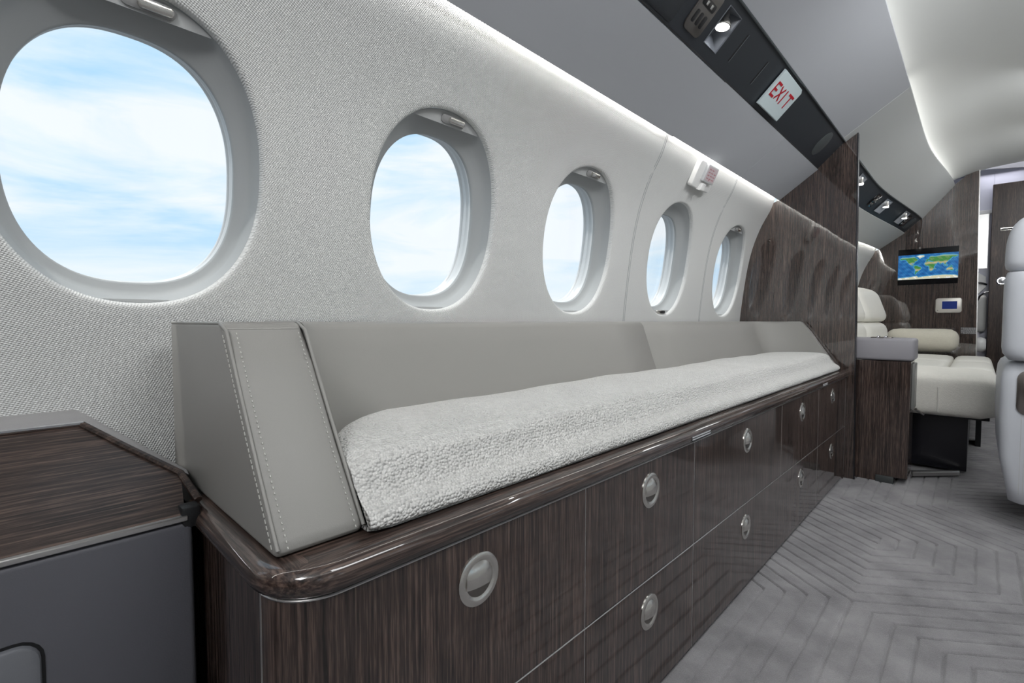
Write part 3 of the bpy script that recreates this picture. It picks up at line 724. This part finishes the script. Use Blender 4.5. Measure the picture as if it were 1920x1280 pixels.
# ---------------------------------------------------------------- bench upholstery
bn = thing('bench_back', (-.80, 1.45, ZL), 'taupe leather bench surround with slanted end bolsters standing on the dark wood credenza', 'bench back')
ZU = .749
def xs(z): return -.470+(-.625+.470)*(z-ZL)/(ZU-ZL)       # slanted front edge of the end bolsters
def bolster(y0, y1):
    poly = [(-.888, ZL+.001), (-.888, ZU)]
    for k in range(7):
        a = R(90-90*k/6*.62); poly.append((-.645+.022*math.cos(a), ZU-.022+.022*math.sin(a)))
    poly += [(xs(.70)-.0015, .70), (xs(.62)-.003, .62), (xs(ZL+.012)-.001, ZL+.012), (xs(ZL)-.010, ZL+.001)]
    return prism(poly, y0, y1, .006, 3)
part('end_bolster', bolster(.170, .262), LEATHER, bn, 50)
part('end_bolster', bolster(2.700, YB-.004), LEATHER, bn, 50)
def xb(z): return -.772-.055*(z-.59)/(ZU-.59)             # inner face of the back
def back_panel(ya, yb_, near, far):
    zs = [ZL+.002, .56, .60, .65, .70, .735, .744, .748, ZU]
    ins = [0, 0, 0, 0, 0, 0, .0035, .008, .016]
    rows = []
    for z, q in zip(zs, ins):
        row = []
        X1, X0 = xb(z)-q, xs(z)-.0012-q
        dY = .20
        if near:
            for k in range(13):
                a = R(90*k/12); row.append(Vector((X1+(X0-X1)*(1-math.sin(a)**.9), .2635+q*math.sin(a)+dY*(1-math.cos(a)**.9), z)))
        else: row.append(Vector((X1, ya, z)))
        for t in (.2, .4, .6, .8): row.append(Vector((X1, (row[0].y if not near else .2635+dY)*(1-t)+t*(yb_ if not far else 2.60), z)))
        if far:
            for k in range(13):
                a = R(90*k/12); row.append(Vector((X1+(X0-X1)*(1-math.cos(a)**.9), 2.698-q*math.cos(a)-.10*(1-math.sin(a)**.9), z)))
        else: row.append(Vector((X1, yb_, z)))
        rows.append(row)
    rows.append([Vector((-.930, v.y, ZU)) for v in rows[-1]])
    if not near: rows = [[Vector((r_[0].x-.004, r_[0].y, r_[0].z))]+[Vector((r_[0].x, r_[0].y+.0025, r_[0].z))]+r_[1:] for r_ in rows]
    if not far: rows = [r_[:-1]+[Vector((r_[-1].x, r_[-1].y-.0025, r_[-1].z))]+[Vector((r_[-1].x-.004, r_[-1].y, r_[-1].z))] for r_ in rows]
    return grid(rows)
part('back_panel', back_panel(0, 1.4985, True, False), LEATHER, bn, 60)
part('back_panel', back_panel(1.5005, 0, False, True), LEATHER, bn, 60)
part('seam_backing', box(-.90, -.84, 1.49, 1.51, ZL+.002, ZU-.008), BLACK, bn, 0)
# seams and stitching on the near bolster
def edge_line(dy, dn=0.0, y=.170, n=46):
    pts = []
    for k in range(n+1):
        z = ZL+.010+(ZU-ZL-.020)*k/n; x = xs(z)-.0022*math.sin(math.pi*min(1, max(0, (z-ZL)/(ZU-ZL))))
        pts.append(Vector((x+dn, y+dy, z)))
    return pts
def dashes(pts, L, gap, r):
    gs = []; P = [Vector(p) for p in pts]; seg = [(P[i+1]-P[i]).length for i in range(len(P)-1)]; tot = sum(seg); t = 0
    def at(t):
        for i, s in enumerate(seg):
            if t <= s: return P[i]+(P[i+1]-P[i])*(t/s)
            t -= s
        return P[-1]
    while t+L < tot: gs.append(tube([at(t), at(t+L)], r, 5)); t += L+gap
    return merge(*gs)
part('piping', tube([(p.x-.0005, p.y+.0015, p.z) for p in edge_line(0)]+[(-.645, .172, ZU-.0015), (-.76, .172, ZU-.0015), (-.885, .172, ZU-.0015)], .0021, 8), LEATHER, bn, 60)
part('piping', tube([(p.x+.0012, p.y-.0012, p.z) for p in edge_line(.092)]+[(-.645, .2625, ZU), (-.76, .2625, ZU)], .0022, 8), LEATHER, bn, 60)
part('stitching', merge(dashes([(p.x-.010, .1695, p.z) for p in edge_line(0)], .0042, .0022, .0006), dashes([(p.x+.0008, .1810, p.z) for p in edge_line(0)], .0022, .0040, .0006),
     dashes([(p.x+.0008, .2520, p.z) for p in edge_line(0)], .0022, .0040, .0006), dashes([(-.66-.0042*k, .1815, ZU+.0003) for k in range(50)], .0022, .004, .0005),
     dashes([(xb(ZU)-.022, .48+.02*k, ZU+.0003) for k in range(51)], .003, .004, .0005)), THREAD, bn, 0, kind='stuff')
# cushion
def cushion():
    zt = .598; z0 = ZL+.0015
    def ends(y_side, X):  # near end boundary as a function of X
        t = max(0, (-.47-X)/.30); return .2608+.005*t+.205*max(0, t)**2.4 if y_side == 0 else 2.698-.10*max(0, t)**2.4
    # section from bottom front over the top to the back, in (x,z)
    sec_ = [(-.80, z0), (-.60, z0), (-.478, z0), (-.4665, z0+.0015), (-.4600, z0+.007), (-.4640, z0+.020), (-.4850, .555), (-.4985, .578), (-.508, .5905), (-.524, .5975), (-.56, .6005), (-.65, .6005), (-.72, .5985), (-.755, .594), (-.772, .585), (-.778, .57), (-.80, z0)]
    sec_ = spline(sec_, 60)
    rows = []
    Ys = [0, .004, .012, .03]+[.03+(.97-.03)*k/60 for k in range(1, 61)]+[.988, .996, 1]
    c = Vector((-.62, 0, .556))
    for t in Ys:
        row = []
        for x, z in sec_:
            a, b = ends(0, x), ends(1, x)
            y = a+(b-a)*t
            e = min(t, 1-t)*(b-a); q = max(0, 1-e/.03); sh = .006*q*q
            xx = x+(-.62-x)*sh*2.2*(1 if x > -.62 else 0); zz = z-(sh*1.1 if z > .57 else 0)+(sh*.5 if z < z0+.012 else 0)
            zz += (.0022*math.sin(y*7.3+x*9)+.0012*math.sin(y*23))*(1 if z > .59 else 0)
            if z0+.004 < z < .59 and x > -.5: xx += .0016*math.sin(y*9.1)+.001*math.sin(y*31+z*60)
            row.append(Vector((xx, y, zz)))
        rows.append(row)
    V, Fc = grid(rows); m = len(sec_); k = len(V); V = V+V[:m]+V[k-m:]; Fc.append(tuple(range(k, k+m))); Fc.append(tuple(range(k+m, k+2*m))[::-1])
    return V, Fc
part('seat_cushion', cushion(), BOUCLE, None, 60, label='long cream boucle seat cushion lying on the dark wood credenza', cat='cushion')

# ---------------------------------------------------------------- side console near the camera
sc_ = thing('side_console', (-.80, -.35, 0), 'low sidewall console with slate leather front and sloping dark wood top at lower left', 'console')
zu, zl, xu, xl = .607, .516, -.880, -.684
part('wood_top', grid([[(xl, -1.2, zl), (xl, .134, zl)], [(-.69, -1.2, .519), (-.69, .141, .519)], [(-.75, -1.2, .548), (-.75, .150, .548)], [(xu, -1.2, zu), (xu, .066, zu)]]), WOODC, sc_, 30)
part('edge_border', prism([(.066, .612), (.150, .553), (.166, .54), (.166, .528), (.150, .541), (.066, .600)], 0, 0.001, axis=0) if False else
     tube([(xu-.001, .064, zu+.0015), (-.815, .107, .579), (-.752, .150, .5505), (-.70, .158, .526)], .0045, 8), WOODC, sc_, 30)
part('ledge_pad', grid([[(-.946, -1.2, .622), (-.944, .060, .622), (-.925, .168, .527)], [(-.936, -1.2, .623), (-.932, .064, .622), (-.890, .168, .531)], [(-.90, -1.2, .618), (-.897, .067, .617), (-.80, .167, .541)], [(xu-.003, -1.2, zu+.006), (xu-.003, .067, zu+.005), (-.745, .158, .548)]]), leather('ledge_leather', (.33, .325, .33), .6, 350, .3), sc_, 60)
part('steel_trim', tube([(xu, -1.2, zu+.003), (xu, .066, zu+.003)], .0032, 8), CHROME, sc_, label='polished trim rod')
part('steel_trim', box(xl-.004, xl+.006, -1.2, .142, zl-.006, zl+.0005, .001, 1), SATIN, sc_, label='satin steel trim strip')
part('front_panel', box(-.72, xl+.004, -1.2, .147, .0, zl-.0075, .006, 3), LEATHERD, sc_)
part('console_body', prism([(-.93, 0), (-.93, .59), (-.89, .575), (-.70, .495), (-.70, 0)], -1.2, .060), BLACK, sc_, 0)
part('console_body', box(-.93, -.72, .05, .155, 0, .48), BLACK, sc_, 0)
# flush catch at the very lower left
part('latch_gap', plate((xl+.0043, -.080, .375), YV, (0, 0, 1), rrect(.190, .110, .022), .0006), BLACK, sc_, 0)
part('latch_cover', plate((xl+.0048, -.080, .375), YV, (0, 0, 1), rrect(.184, .104, .019), .006, .004), leather('latch_slate', (.15, .155, .17), .4), sc_, 40, label='rounded slate latch cover')

# ---------------------------------------------------------------- divan bay
ar = thing('divan_arm_cabinet', (-.32, 2.9, 0), 'wood arm cabinet with grey leather top beside the bulkhead edge', 'cabinet')
part('arm_top', prism(rrect(.36, .195, .016), .568, .672, .006, 2, axis=2) if False else box(-.56, -.203, 2.81, 3.00, .568, .671, .014, 3), LEATHERM, ar, 50, label='grey leather arm top')
part('cabinet_panel', prism([(-.56, 0.0), (-.262, -.0), (-.262, .028), (-.214, .030), (-.214, .566), (-.56, .566)], 2.815, 2.845), WOODZ, ar, 30)
part('cabinet_side', box(-.40, -.214, 2.85, 2.99, .03, .566, .001, 1), WOODZ, ar, 30)
part('foot_block', box(-.330, -.262, 2.803, 2.85, -.004, .030, .003), simple('foot_grey', (.045, .05, .05), .5), ar, 30)
part('side_fascia', box(-.214, -.203, 2.86, 2.98, .345, .555, .003), simple('fascia_grey', (.20, .20, .19), .4), ar, 30)
bk = thing('belt_buckle', (-.325, 2.9, .671), 'small bright seat belt buckle on the grey arm top', 'buckle')
part('buckle_plate', box(-.347, -.337, 2.85, 2.90, .6715, .680, .002), CHROME, bk)
part('buckle_tongue', box(-.318, -.308, 2.85, 2.90, .6715, .680, .002), CHROME, bk)
part('buckle_strap', box(-.37, -.29, 2.86, 2.92, .6712, .675, .001), BRONZE, bk)

dv = thing('divan', (-.35, 4.1, 0), 'cream leather divan with tufted seat and padded headrests below the far screen', 'sofa')
def puff(x0, x1, y0, y1, z0, z1, r, crown=.02, nx=14, ny=14, tp=True, lean=.0):
    """soft cushion: superellipsoid-edged slab following the cabin taper"""
    rows = []
    prof = [(0, 0), (.25, 0), (.6, 0)]
    bm = bmesh.new(); bmesh.ops.create_cube(bm, size=2)
    bmesh.ops.subdivide_edges(bm, edges=bm.edges[:], cuts=9, use_grid_fill=True)
    cx, cy, czz = (x0+x1)/2, (y0+y1)/2, (z0+z1)/2; hx, hy, hz = (x1-x0)/2, (y1-y0)/2, (z1-z0)/2
    for v in bm.verts:
        p = Vector((v.co.x*hx, v.co.y*hy, v.co.z*hz))
        q = Vector([max(-h+r, min(h-r, c)) for c, h in zip(p, (hx, hy, hz))]); d = p-q
        if d.length > 1e-9:
            p = q+d.normalized()*min(r, d.length) if sum(abs(c) > 1e-9 for c in d) > 1 else p
        cr_ = crown*(1-(p.x/hx)**2)*(1-(p.y/hy)**2)
        p.z += cr_*(1 if p.z > 0 else -.3)
        Y = cy+p.y
        v.co = Vector((cx+p.x-lean*(p.z+hz)+(taper(Y) if tp else 0), Y, czz+p.z))
    return _out(bm)
# seat: tufts along the length, a front section and a rear section split by a seam
FX, SX = .078, -.125
ycuts = [3.03, 3.62, 4.30, 4.99]
part('seat_section', puff(-.52, FX, ycuts[0], ycuts[1]-.001, .300, .494, .045, .018, tp=False), TWEED, dv, 60)
for i in (1, 2):
    part('seat_section', puff(SX, FX, ycuts[i]+.001, ycuts[i+1]-.001, .305, .490, .040, .012, tp=False), LEATHERW, dv, 60)
    part('seat_section', puff(-.52, SX-.001, ycuts[i]+.001, ycuts[i+1]-.001, .305, .492, .028, .010, tp=False), LEATHERW, dv, 60)
part('seat_end_seam', tube([(-.128, 3.030, .325), (-.128, 3.028, .345), (-.128, 3.026, .44)], .003, 6), LEATHERW, dv)
for i, (ya, yb_) in enumerate(((3.01, 3.56), (3.56, 4.14), (4.14, 4.72))):
    part('back_cushion', puff(-.78, -.50-.05+.02*0, ya+.002, yb_-.002, .46, .742, .06, .01, lean=.10), LEATHERW, dv, 60)
    part('headrest', puff(-.80, -.562, ya+.004, yb_-.004, .745, 1.0, .065, .006, lean=.34), LEATHERW, dv, 60)
part('base_skirt', box(-.40, -.022, 3.20, 4.95, .020, .31, .002, 1), simple('black_wood', (.008, .008, .012), .25), dv, 30)
part('slide_frame', box(-.20, .05, 3.10, 4.9, .290, .306, .002, 1), BLACK, dv, 30)
part('slide_rail', prism([(-.205, 2.965), (-.045, 3.13), (-.045, 3.165), (-.215, 3.0)], .012, .032, .002, 1, axis=2), SATIN, dv, 30, label='satin metal slide rail')
part('hinge_lever', tube([(-.205, 3.0, .33), (-.195, 3.02, .318), (-.18, 3.05, .30)], .006, 8), METAL, dv)
part('rear_leg', box(.005, .03, 4.0, 4.2, 0, .30), BLACK, dv, 30)
ac = part('arm_cushion', puff(-.56, -.105, 5.06, 5.24, .505, .69, .075, .0, tp=False), TWEEDB, None, 60, label='beige woven arm cushion against the forward wood bulkhead', cat='cushion')

# ---------------------------------------------------------------- screen with the world map
tv = thing('wall_screen', (-.31, YF, 1.05), 'wall mounted screen showing a blue and green world map', 'screen')
x0, x1, z0, z1 = -.506, -.128, 1.053, 1.350
part('screen_bezel', box(x0, x1, YF-.006, YF+.002, z0, z1, .001, 1), BLACKG, tv, 30)
conts = [
 [(-168,66),(-156,71),(-128,70),(-110,68),(-95,72),(-82,73),(-64,60),(-56,52),(-66,44),(-75,38),(-81,31),(-81,25),(-90,30),(-97,26),(-97,19),(-88,21),(-84,11),(-78,8),(-85,9),(-95,15),(-105,20),(-114,30),(-124,40),(-125,49),(-135,58),(-152,59),(-165,55)],
 [(-78,9),(-62,10),(-50,1),(-35,-6),(-39,-18),(-48,-26),(-57,-36),(-65,-43),(-69,-53),(-74,-50),(-72,-30),(-71,-18),(-81,-5)],
 [(-17,15),(-16,25),(-6,35),(10,37),(20,32),(33,31),(43,12),(51,12),(40,-4),(40,-16),(35,-22),(32,-29),(19,-35),(12,-18),(13,-6),(9,4),(-8,5)],
 [(-9,37),(-9,43),(-1,44),(-4,48),(8,54),(11,58),(6,62),(18,70),(30,70),(44,67),(60,69),(75,73),(100,77),(115,74),(140,73),(170,69),(179,66),(163,58),(156,52),(155,60),(140,55),(140,48),(130,42),(127,35),(121,38),(122,30),(110,21),(108,11),(103,2),(99,15),(92,22),(87,21),(80,14),(77,8),(72,20),(66,25),(57,26),(60,22),(52,16),(44,13),(38,22),(34,30),(36,36),(27,37),(22,38),(15,40),(12,44),(5,43),(-1,37)],
 [(-45,60),(-52,66),(-57,75),(-68,78),(-45,83),(-22,82),(-20,73),(-38,65)],
 [(114,-22),(114,-34),(124,-33),(131,-31),(140,-38),(150,-37),(153,-27),(146,-18),(142,-11),(136,-12),(131,-12),(122,-17)],
 [(-180,-78),(-150,-76),(-100,-73),(-62,-66),(-55,-77),(-10,-71),(40,-68),(100,-66),(160,-70),(180,-78),(180,-90),(-180,-90)],
 [(95,5),(106,-6),(104,0)],[(109,1),(117,6),(117,-4),(111,-3)],[(131,-1),(141,-3),(150,-10),(140,-8)],[(130,31),(135,34),(140,36),(142,43),(139,38)],[(-6,50),(-5,58),(1,52)],[(44,-16),(50,-16),(47,-25)],[(172,-35),(178,-38),(167,-46)]]
def inside(px, py, poly):
    r = False; j = len(poly)-1
    for i in range(len(poly)):
        xi, yi = poly[i]; xj, yj = poly[j]
        if (yi > py) != (yj > py) and px < (xj-xi)*(py-yi)/(yj-yi)+xi: r = not r
        j = i
    return r
def hsh(x, y):
    return (math.sin(x*.13+1.7*math.sin(y*.09))+math.sin(y*.21+x*.05+2.1*math.sin(x*.07))+.6*math.sin(x*.41+y*.33))/2.6
nx, ny = 180, 96
mz0, mz1 = 1.098, 1.302
V = []; cols_ = []
for j in range(ny+1):
    lat = -90+180*j/ny
    for i in range(nx+1):
        lon = -180+360*i/nx
        V.append((x0+.001+(x1-x0-.002)*i/nx, YF-.0065, mz0+(mz1-mz0)*j/ny))
        px, py = lon+2.0*math.sin(lat*.9+lon*.5), lat+1.6*math.sin(lon*.8-lat*.3)
        k = next((q for q, c in enumerate(conts) if inside(px, py, c)), -1)
        h = hsh(lon, lat)
        if k < 0: c = (.012+.03*max(0, h), .10+.10*h*.6+.03, .36+.10*h)
        elif k == 6 or k == 4: c = (.62, .60, .42) if h < .3 else (.8, .8, .75)
        else:
            dry = max(0, 1-abs(abs(lat)-24)/12)*.9+.25*h
            c = (.05+.50*max(0, dry), .22+.22*max(0, dry), .05+.22*max(0, dry)) if lat < 66 else (.25, .38, .22)
        if k < 0:
            nb = any(inside(px+a, py+b, cc) for cc in conts for a, b in ((5, 0), (-5, 0), (0, 5), (0, -5)))
            if nb: c = (.06, .32, .55)
        cols_.append(c)
Fm = [(j*(nx+1)+i, j*(nx+1)+i+1, (j+1)*(nx+1)+i+1, (j+1)*(nx+1)+i) for j in range(ny) for i in range(nx)]
mo = part('map_picture', (V, Fm), MAPM, tv, 0)
ca = mo.data.color_attributes.new('Col', 'FLOAT_COLOR', 'POINT')
ca.data.foreach_set('color', np.array([(*c, 1) for c in cols_], np.float32).ravel())
cp = thing('control_panel', (-.18, YF, .81), 'cream framed control panel with dark blue display under the map screen', 'control panel')
part('panel_frame', plate((-.1785, YF-.000, .877), (1, 0, 0), (0, 0, 1), rrect(.158, .118, .018), .010, .003), simple('champagne', (.52, .50, .46), .3, .3), cp, 40)
part('display', plate((-.172, YF-.010, .879), (1, 0, 0), (0, 0, 1), rrect(.090, .062, .002, 1), .001), SCREENB, cp, 0)
part('indicator', plate((-.243, YF-.010, .838), (1, 0, 0), (0, 0, 1), oval_pts(.003, .003, 12), .001), BLACK, cp, 0)
pl = thing('placard', (-.06, YF, .66), 'grey printed placard low on the forward bulkhead beside the doorway', 'label')
gs = []
for r_ in range(6):
    x = -.099 if r_ in (1, 2, 3, 5) else -.086
    while x < -.012:
        w = random.uniform(.004, .012); gs.append(box(x, min(x+w, -.010), YF-.0012, YF-.0006, .652+.0082*r_, .6565+.0082*r_)); x += w+.0025
part('placard_film', box(-.102, -.008, YF-.0007, YF-.0002, .648, .702), simple('film', (.06, .055, .055), .4), pl, 0)
part('placard_print', merge(*gs), simple('print_grey', (.35, .35, .36), .5), pl, 0, kind='stuff')

# ---------------------------------------------------------------- galley seen through the doorway
YG = 5.62
part('wall_galley', merge(box(-.6, 1.1, YG+.3, YG+.34, 0, 2.05), box(1.1, 1.14, YF, YG+.34, 0, 2.05), box(-.64, -.6, YF+.03, YG+.34, 0, 2.05), box(-.6, 1.1, YF+.03, YG+.3, 2.02, 2.05)), LILAC, None, 0, kind='structure')
part('trim_1', prism([(-.10, 2.0), (-.10, 1.915), (-.02, 1.928), (.2, 1.90), (.42, 1.86), (.42, 2.0)], YF+.031, YF+.05), LILAC, None, 0, kind='structure')
part('trim_2', merge(box(-.08, .062, YG-.02, YG, 0, 2.02, .002, 1), box(.062, .9, YG-.02, YG, 1.855, 2.02)), LILAC, None, 30, kind='structure')
area('galley_light', (.1, 5.5, 1.95), (.1, 5.5, 0), .3, .15, .5, (.92, .92, 1.0))
gd = thing('galley_door', (.35, 5.5, 0), 'dark wood door with slot handle and round chrome knob beyond the doorway', 'door')
part('door_panel', box(.052, .75, 5.46, 5.50, .003, 1.835, .003, 1), WOODS, gd, 30)
part('slot_frame', plate((.140, 5.46, 1.475), (1, 0, 0), (0, 0, 1), rrect(.078, .022, .005), .003, .001), METAL, gd, 30)
part('slot_opening', plate((.141, 5.4565, 1.475), (1, 0, 0), (0, 0, 1), rrect(.066, .012, .003), .0008), BLACK, gd, 0)
part('door_knob', lathe([(.034, 0), (.034, .004), (.028, .010), (.022, .010), (.019, .004), (.0001, .006)], .124, 5.46, 1.068, (0, -1, 0), 28), CHROME, gd, 30, label='round chrome knob')
gp = thing('galley_bulkhead', (.02, YG-.03, .9), 'brushed steel galley panel in the gap beside the dark door', 'panel')
part('steel_sheet', box(-.035, .038, YG-.030, YG-.021, 1.185, 1.63, .001, 1), simple('brushed_sheet', (.55, .55, .54), .3, 1.0), gp, 30)
part('cap_strip', box(-.035, .055, YG-.036, YG-.021, 1.63, 1.66, .002, 1), WHITEP, gp, 30)
fx = thing('galley_fixture', (.01, YG-.05, 1.0), 'white angular galley fixture with short dark lever left of the door', 'fixture')
part('housing', prism([(-.04, 1.17), (.032, 1.115), (.036, 1.03), (-.04, .94)], YG-.06, YG-.031, .002, 1), WHITEP, fx, 30)
part('lever', tube([(-.012, YG-.075, 1.068), (.02, YG-.075, 1.058), (.038, YG-.065, 1.050)], .008, 8), simple('dark_chrome', (.12, .12, .13), .2, 1.0), fx)
js = thing('folding_seat', (.01, 5.45, .3), 'folded pale crew seat glimpsed behind the doorway edge', 'seat')
part('seat_back', puff(-.035, .045, YG-.10, YG-.04, .66, .965, .03, 0, tp=False), simple('crew_seat_grey', (.42, .42, .41), .5), js, 60)
part('back_frame', tube([(-.022, YG-.11, .66), (-.020, YG-.11, .90), (.0, YG-.11, .955), (.03, YG-.11, .985), (.07, YG-.11, .99)], .008, 8), CHROME, js)
part('seat_pan', puff(-.04, .048, YG-.22, YG-.10, .50, .62, .05, 0, tp=False), WHITEP, js, 60)
part('floor_box', box(-.03, .35, 5.30, 5.44, 0, .10, .01), simple('beige_box', (.42, .39, .32), .7), js, 30)  # beige box on the galley floor, only grouped with the seat
part('kick_strip', box(-.03, .36, 5.292, 5.298, .0, .012), CHROME, js, 0)

# ---------------------------------------------------------------- right-hand armchair
st = thing('armchair', (.40, 2.75, 0), 'pale grey leather armchair with pewter recline latch cropped at the right edge', 'chair')
def body_loft(secs):
    rows = [];
    for z, x0, x1, y0, y1, r in secs:
        rows.append([Vector(((x0+x1)/2+a, (y0+y1)/2+b, z)) for a, b in rrect(x1-x0, y1-y0, r, 6)])
    V, Fc = grid(rows, False, True); n = len(rows[0]); Fc.append(tuple(range(n))[::-1]); Fc.append(tuple(range(len(V)-n, len(V)))); return V, Fc
part('arm_shell', body_loft([(.100, .108, .30, 2.47, 3.0, .03), (.106, .094, .30, 2.46, 3.0, .035), (.16, .086, .305, 2.45, 3.01, .03), (.26, .067, .31, 2.45, 3.02, .03), (.40, .062, .31, 2.45, 3.03, .03), (.53, .062, .31, 2.45, 3.03, .03), (.568, .065, .305, 2.453, 3.02, .03), (.590, .073, .30, 2.460, 3.01, .03), (.603, .088, .29, 2.475, 3.0, .03), (.606, .10, .28, 2.49, 2.98, .03)]), LEATHERG, st, 60)
part('arm_shell', body_loft([(.100, .72, .90, 2.47, 3.0, .03), (.16, .70, .905, 2.45, 3.01, .03), (.40, .70, .91, 2.45, 3.03, .03), (.56, .70, .91, 2.45, 3.02, .03), (.606, .73, .88, 2.49, 2.98, .03)]), LEATHERG, st, 60)
part('seat_shell', box(.28, .73, 2.47, 3.05, .12, .42, .04, 3), LEATHERG, st, 60)
part('seat_pad', puff(.30, .71, 2.62, 3.10, .40, .52, .05, .02, tp=False), LEATHERG, st, 60)
def seat_back(z0, z1, x0, x1, y0, y1, r, topround):
    secs = []
    for k in range(15):
        t = k/14; z = z0+(z1-z0)*t; q = 0
        if topround: q = .20*(1-math.sqrt(max(0, 1-(t**2.4)**2)))*1.0
        b = .018*max(0, 1-t/.12)**2
        g = .006*max(0, (t-.9)/.1)**2 if not topround else 0
        secs.append((z, x0+q*.55+b+g, x1-q*.55-b-g, y0+b*.6+q*.12+g, y1-b-q*.12-g, max(.012, r-(.01 if t > .97 else 0))))
    return body_loft(secs)
part('back_cushion', seat_back(.612, .922, .063, .71, 2.42, 2.60, .045, False), LEATHERG, st, 60)
part('headrest', seat_back(.925, 1.135, .063, .71, 2.425, 2.59, .045, True), LEATHERG, st, 60)
part('stitching', merge(dashes([(.118, 2.4492, .14+.02*k) for k in range(22)], .004, .003, .0007), dashes([(.128, 2.4492, .14+.02*k) for k in range(22)], .004, .003, .0007), dashes([(.125, 2.4192, .66+.02*k) for k in range(13)], .004, .003, .0007)), THREAD, st, 0, kind='stuff')
la_ = part('recline_latch', plate((.168, 2.4485, .500), (1, 0, 0), (0, 0, 1), rrect(.13, .158, .03), .004, .002), simple('pewter_plate', (.36, .33, .31), .25, 1.0), st, 30, label='pewter recline latch plate')
part('latch_recess', plate((.172, 2.4442, .502), (1, 0, 0), (0, 0, 1), rrect(.098, .130, .025), .0008), simple('pewter_dark', (.20, .18, .17), .3, 1.0), la_, 30)
part('latch_paddle', plate((.172, 2.4435, .530), (1, 0, 0), (0, 0, 1), rrect(.085, .062, .008), .006, .003), simple('pewter_plate2', (.42, .38, .36), .3, 1.0), la_, 30)
part('latch_button', plate((.175, 2.4435, .462), (1, 0, 0), (0, 0, 1), rrect(.070, .030, .013), .010, .005), CHROME, la_, 30)
part('seat_pedestal', box(.16, .80, 2.55, 2.95, -.004, .11, .02), simple('pedestal', (.25, .25, .26), .5), st, 30)
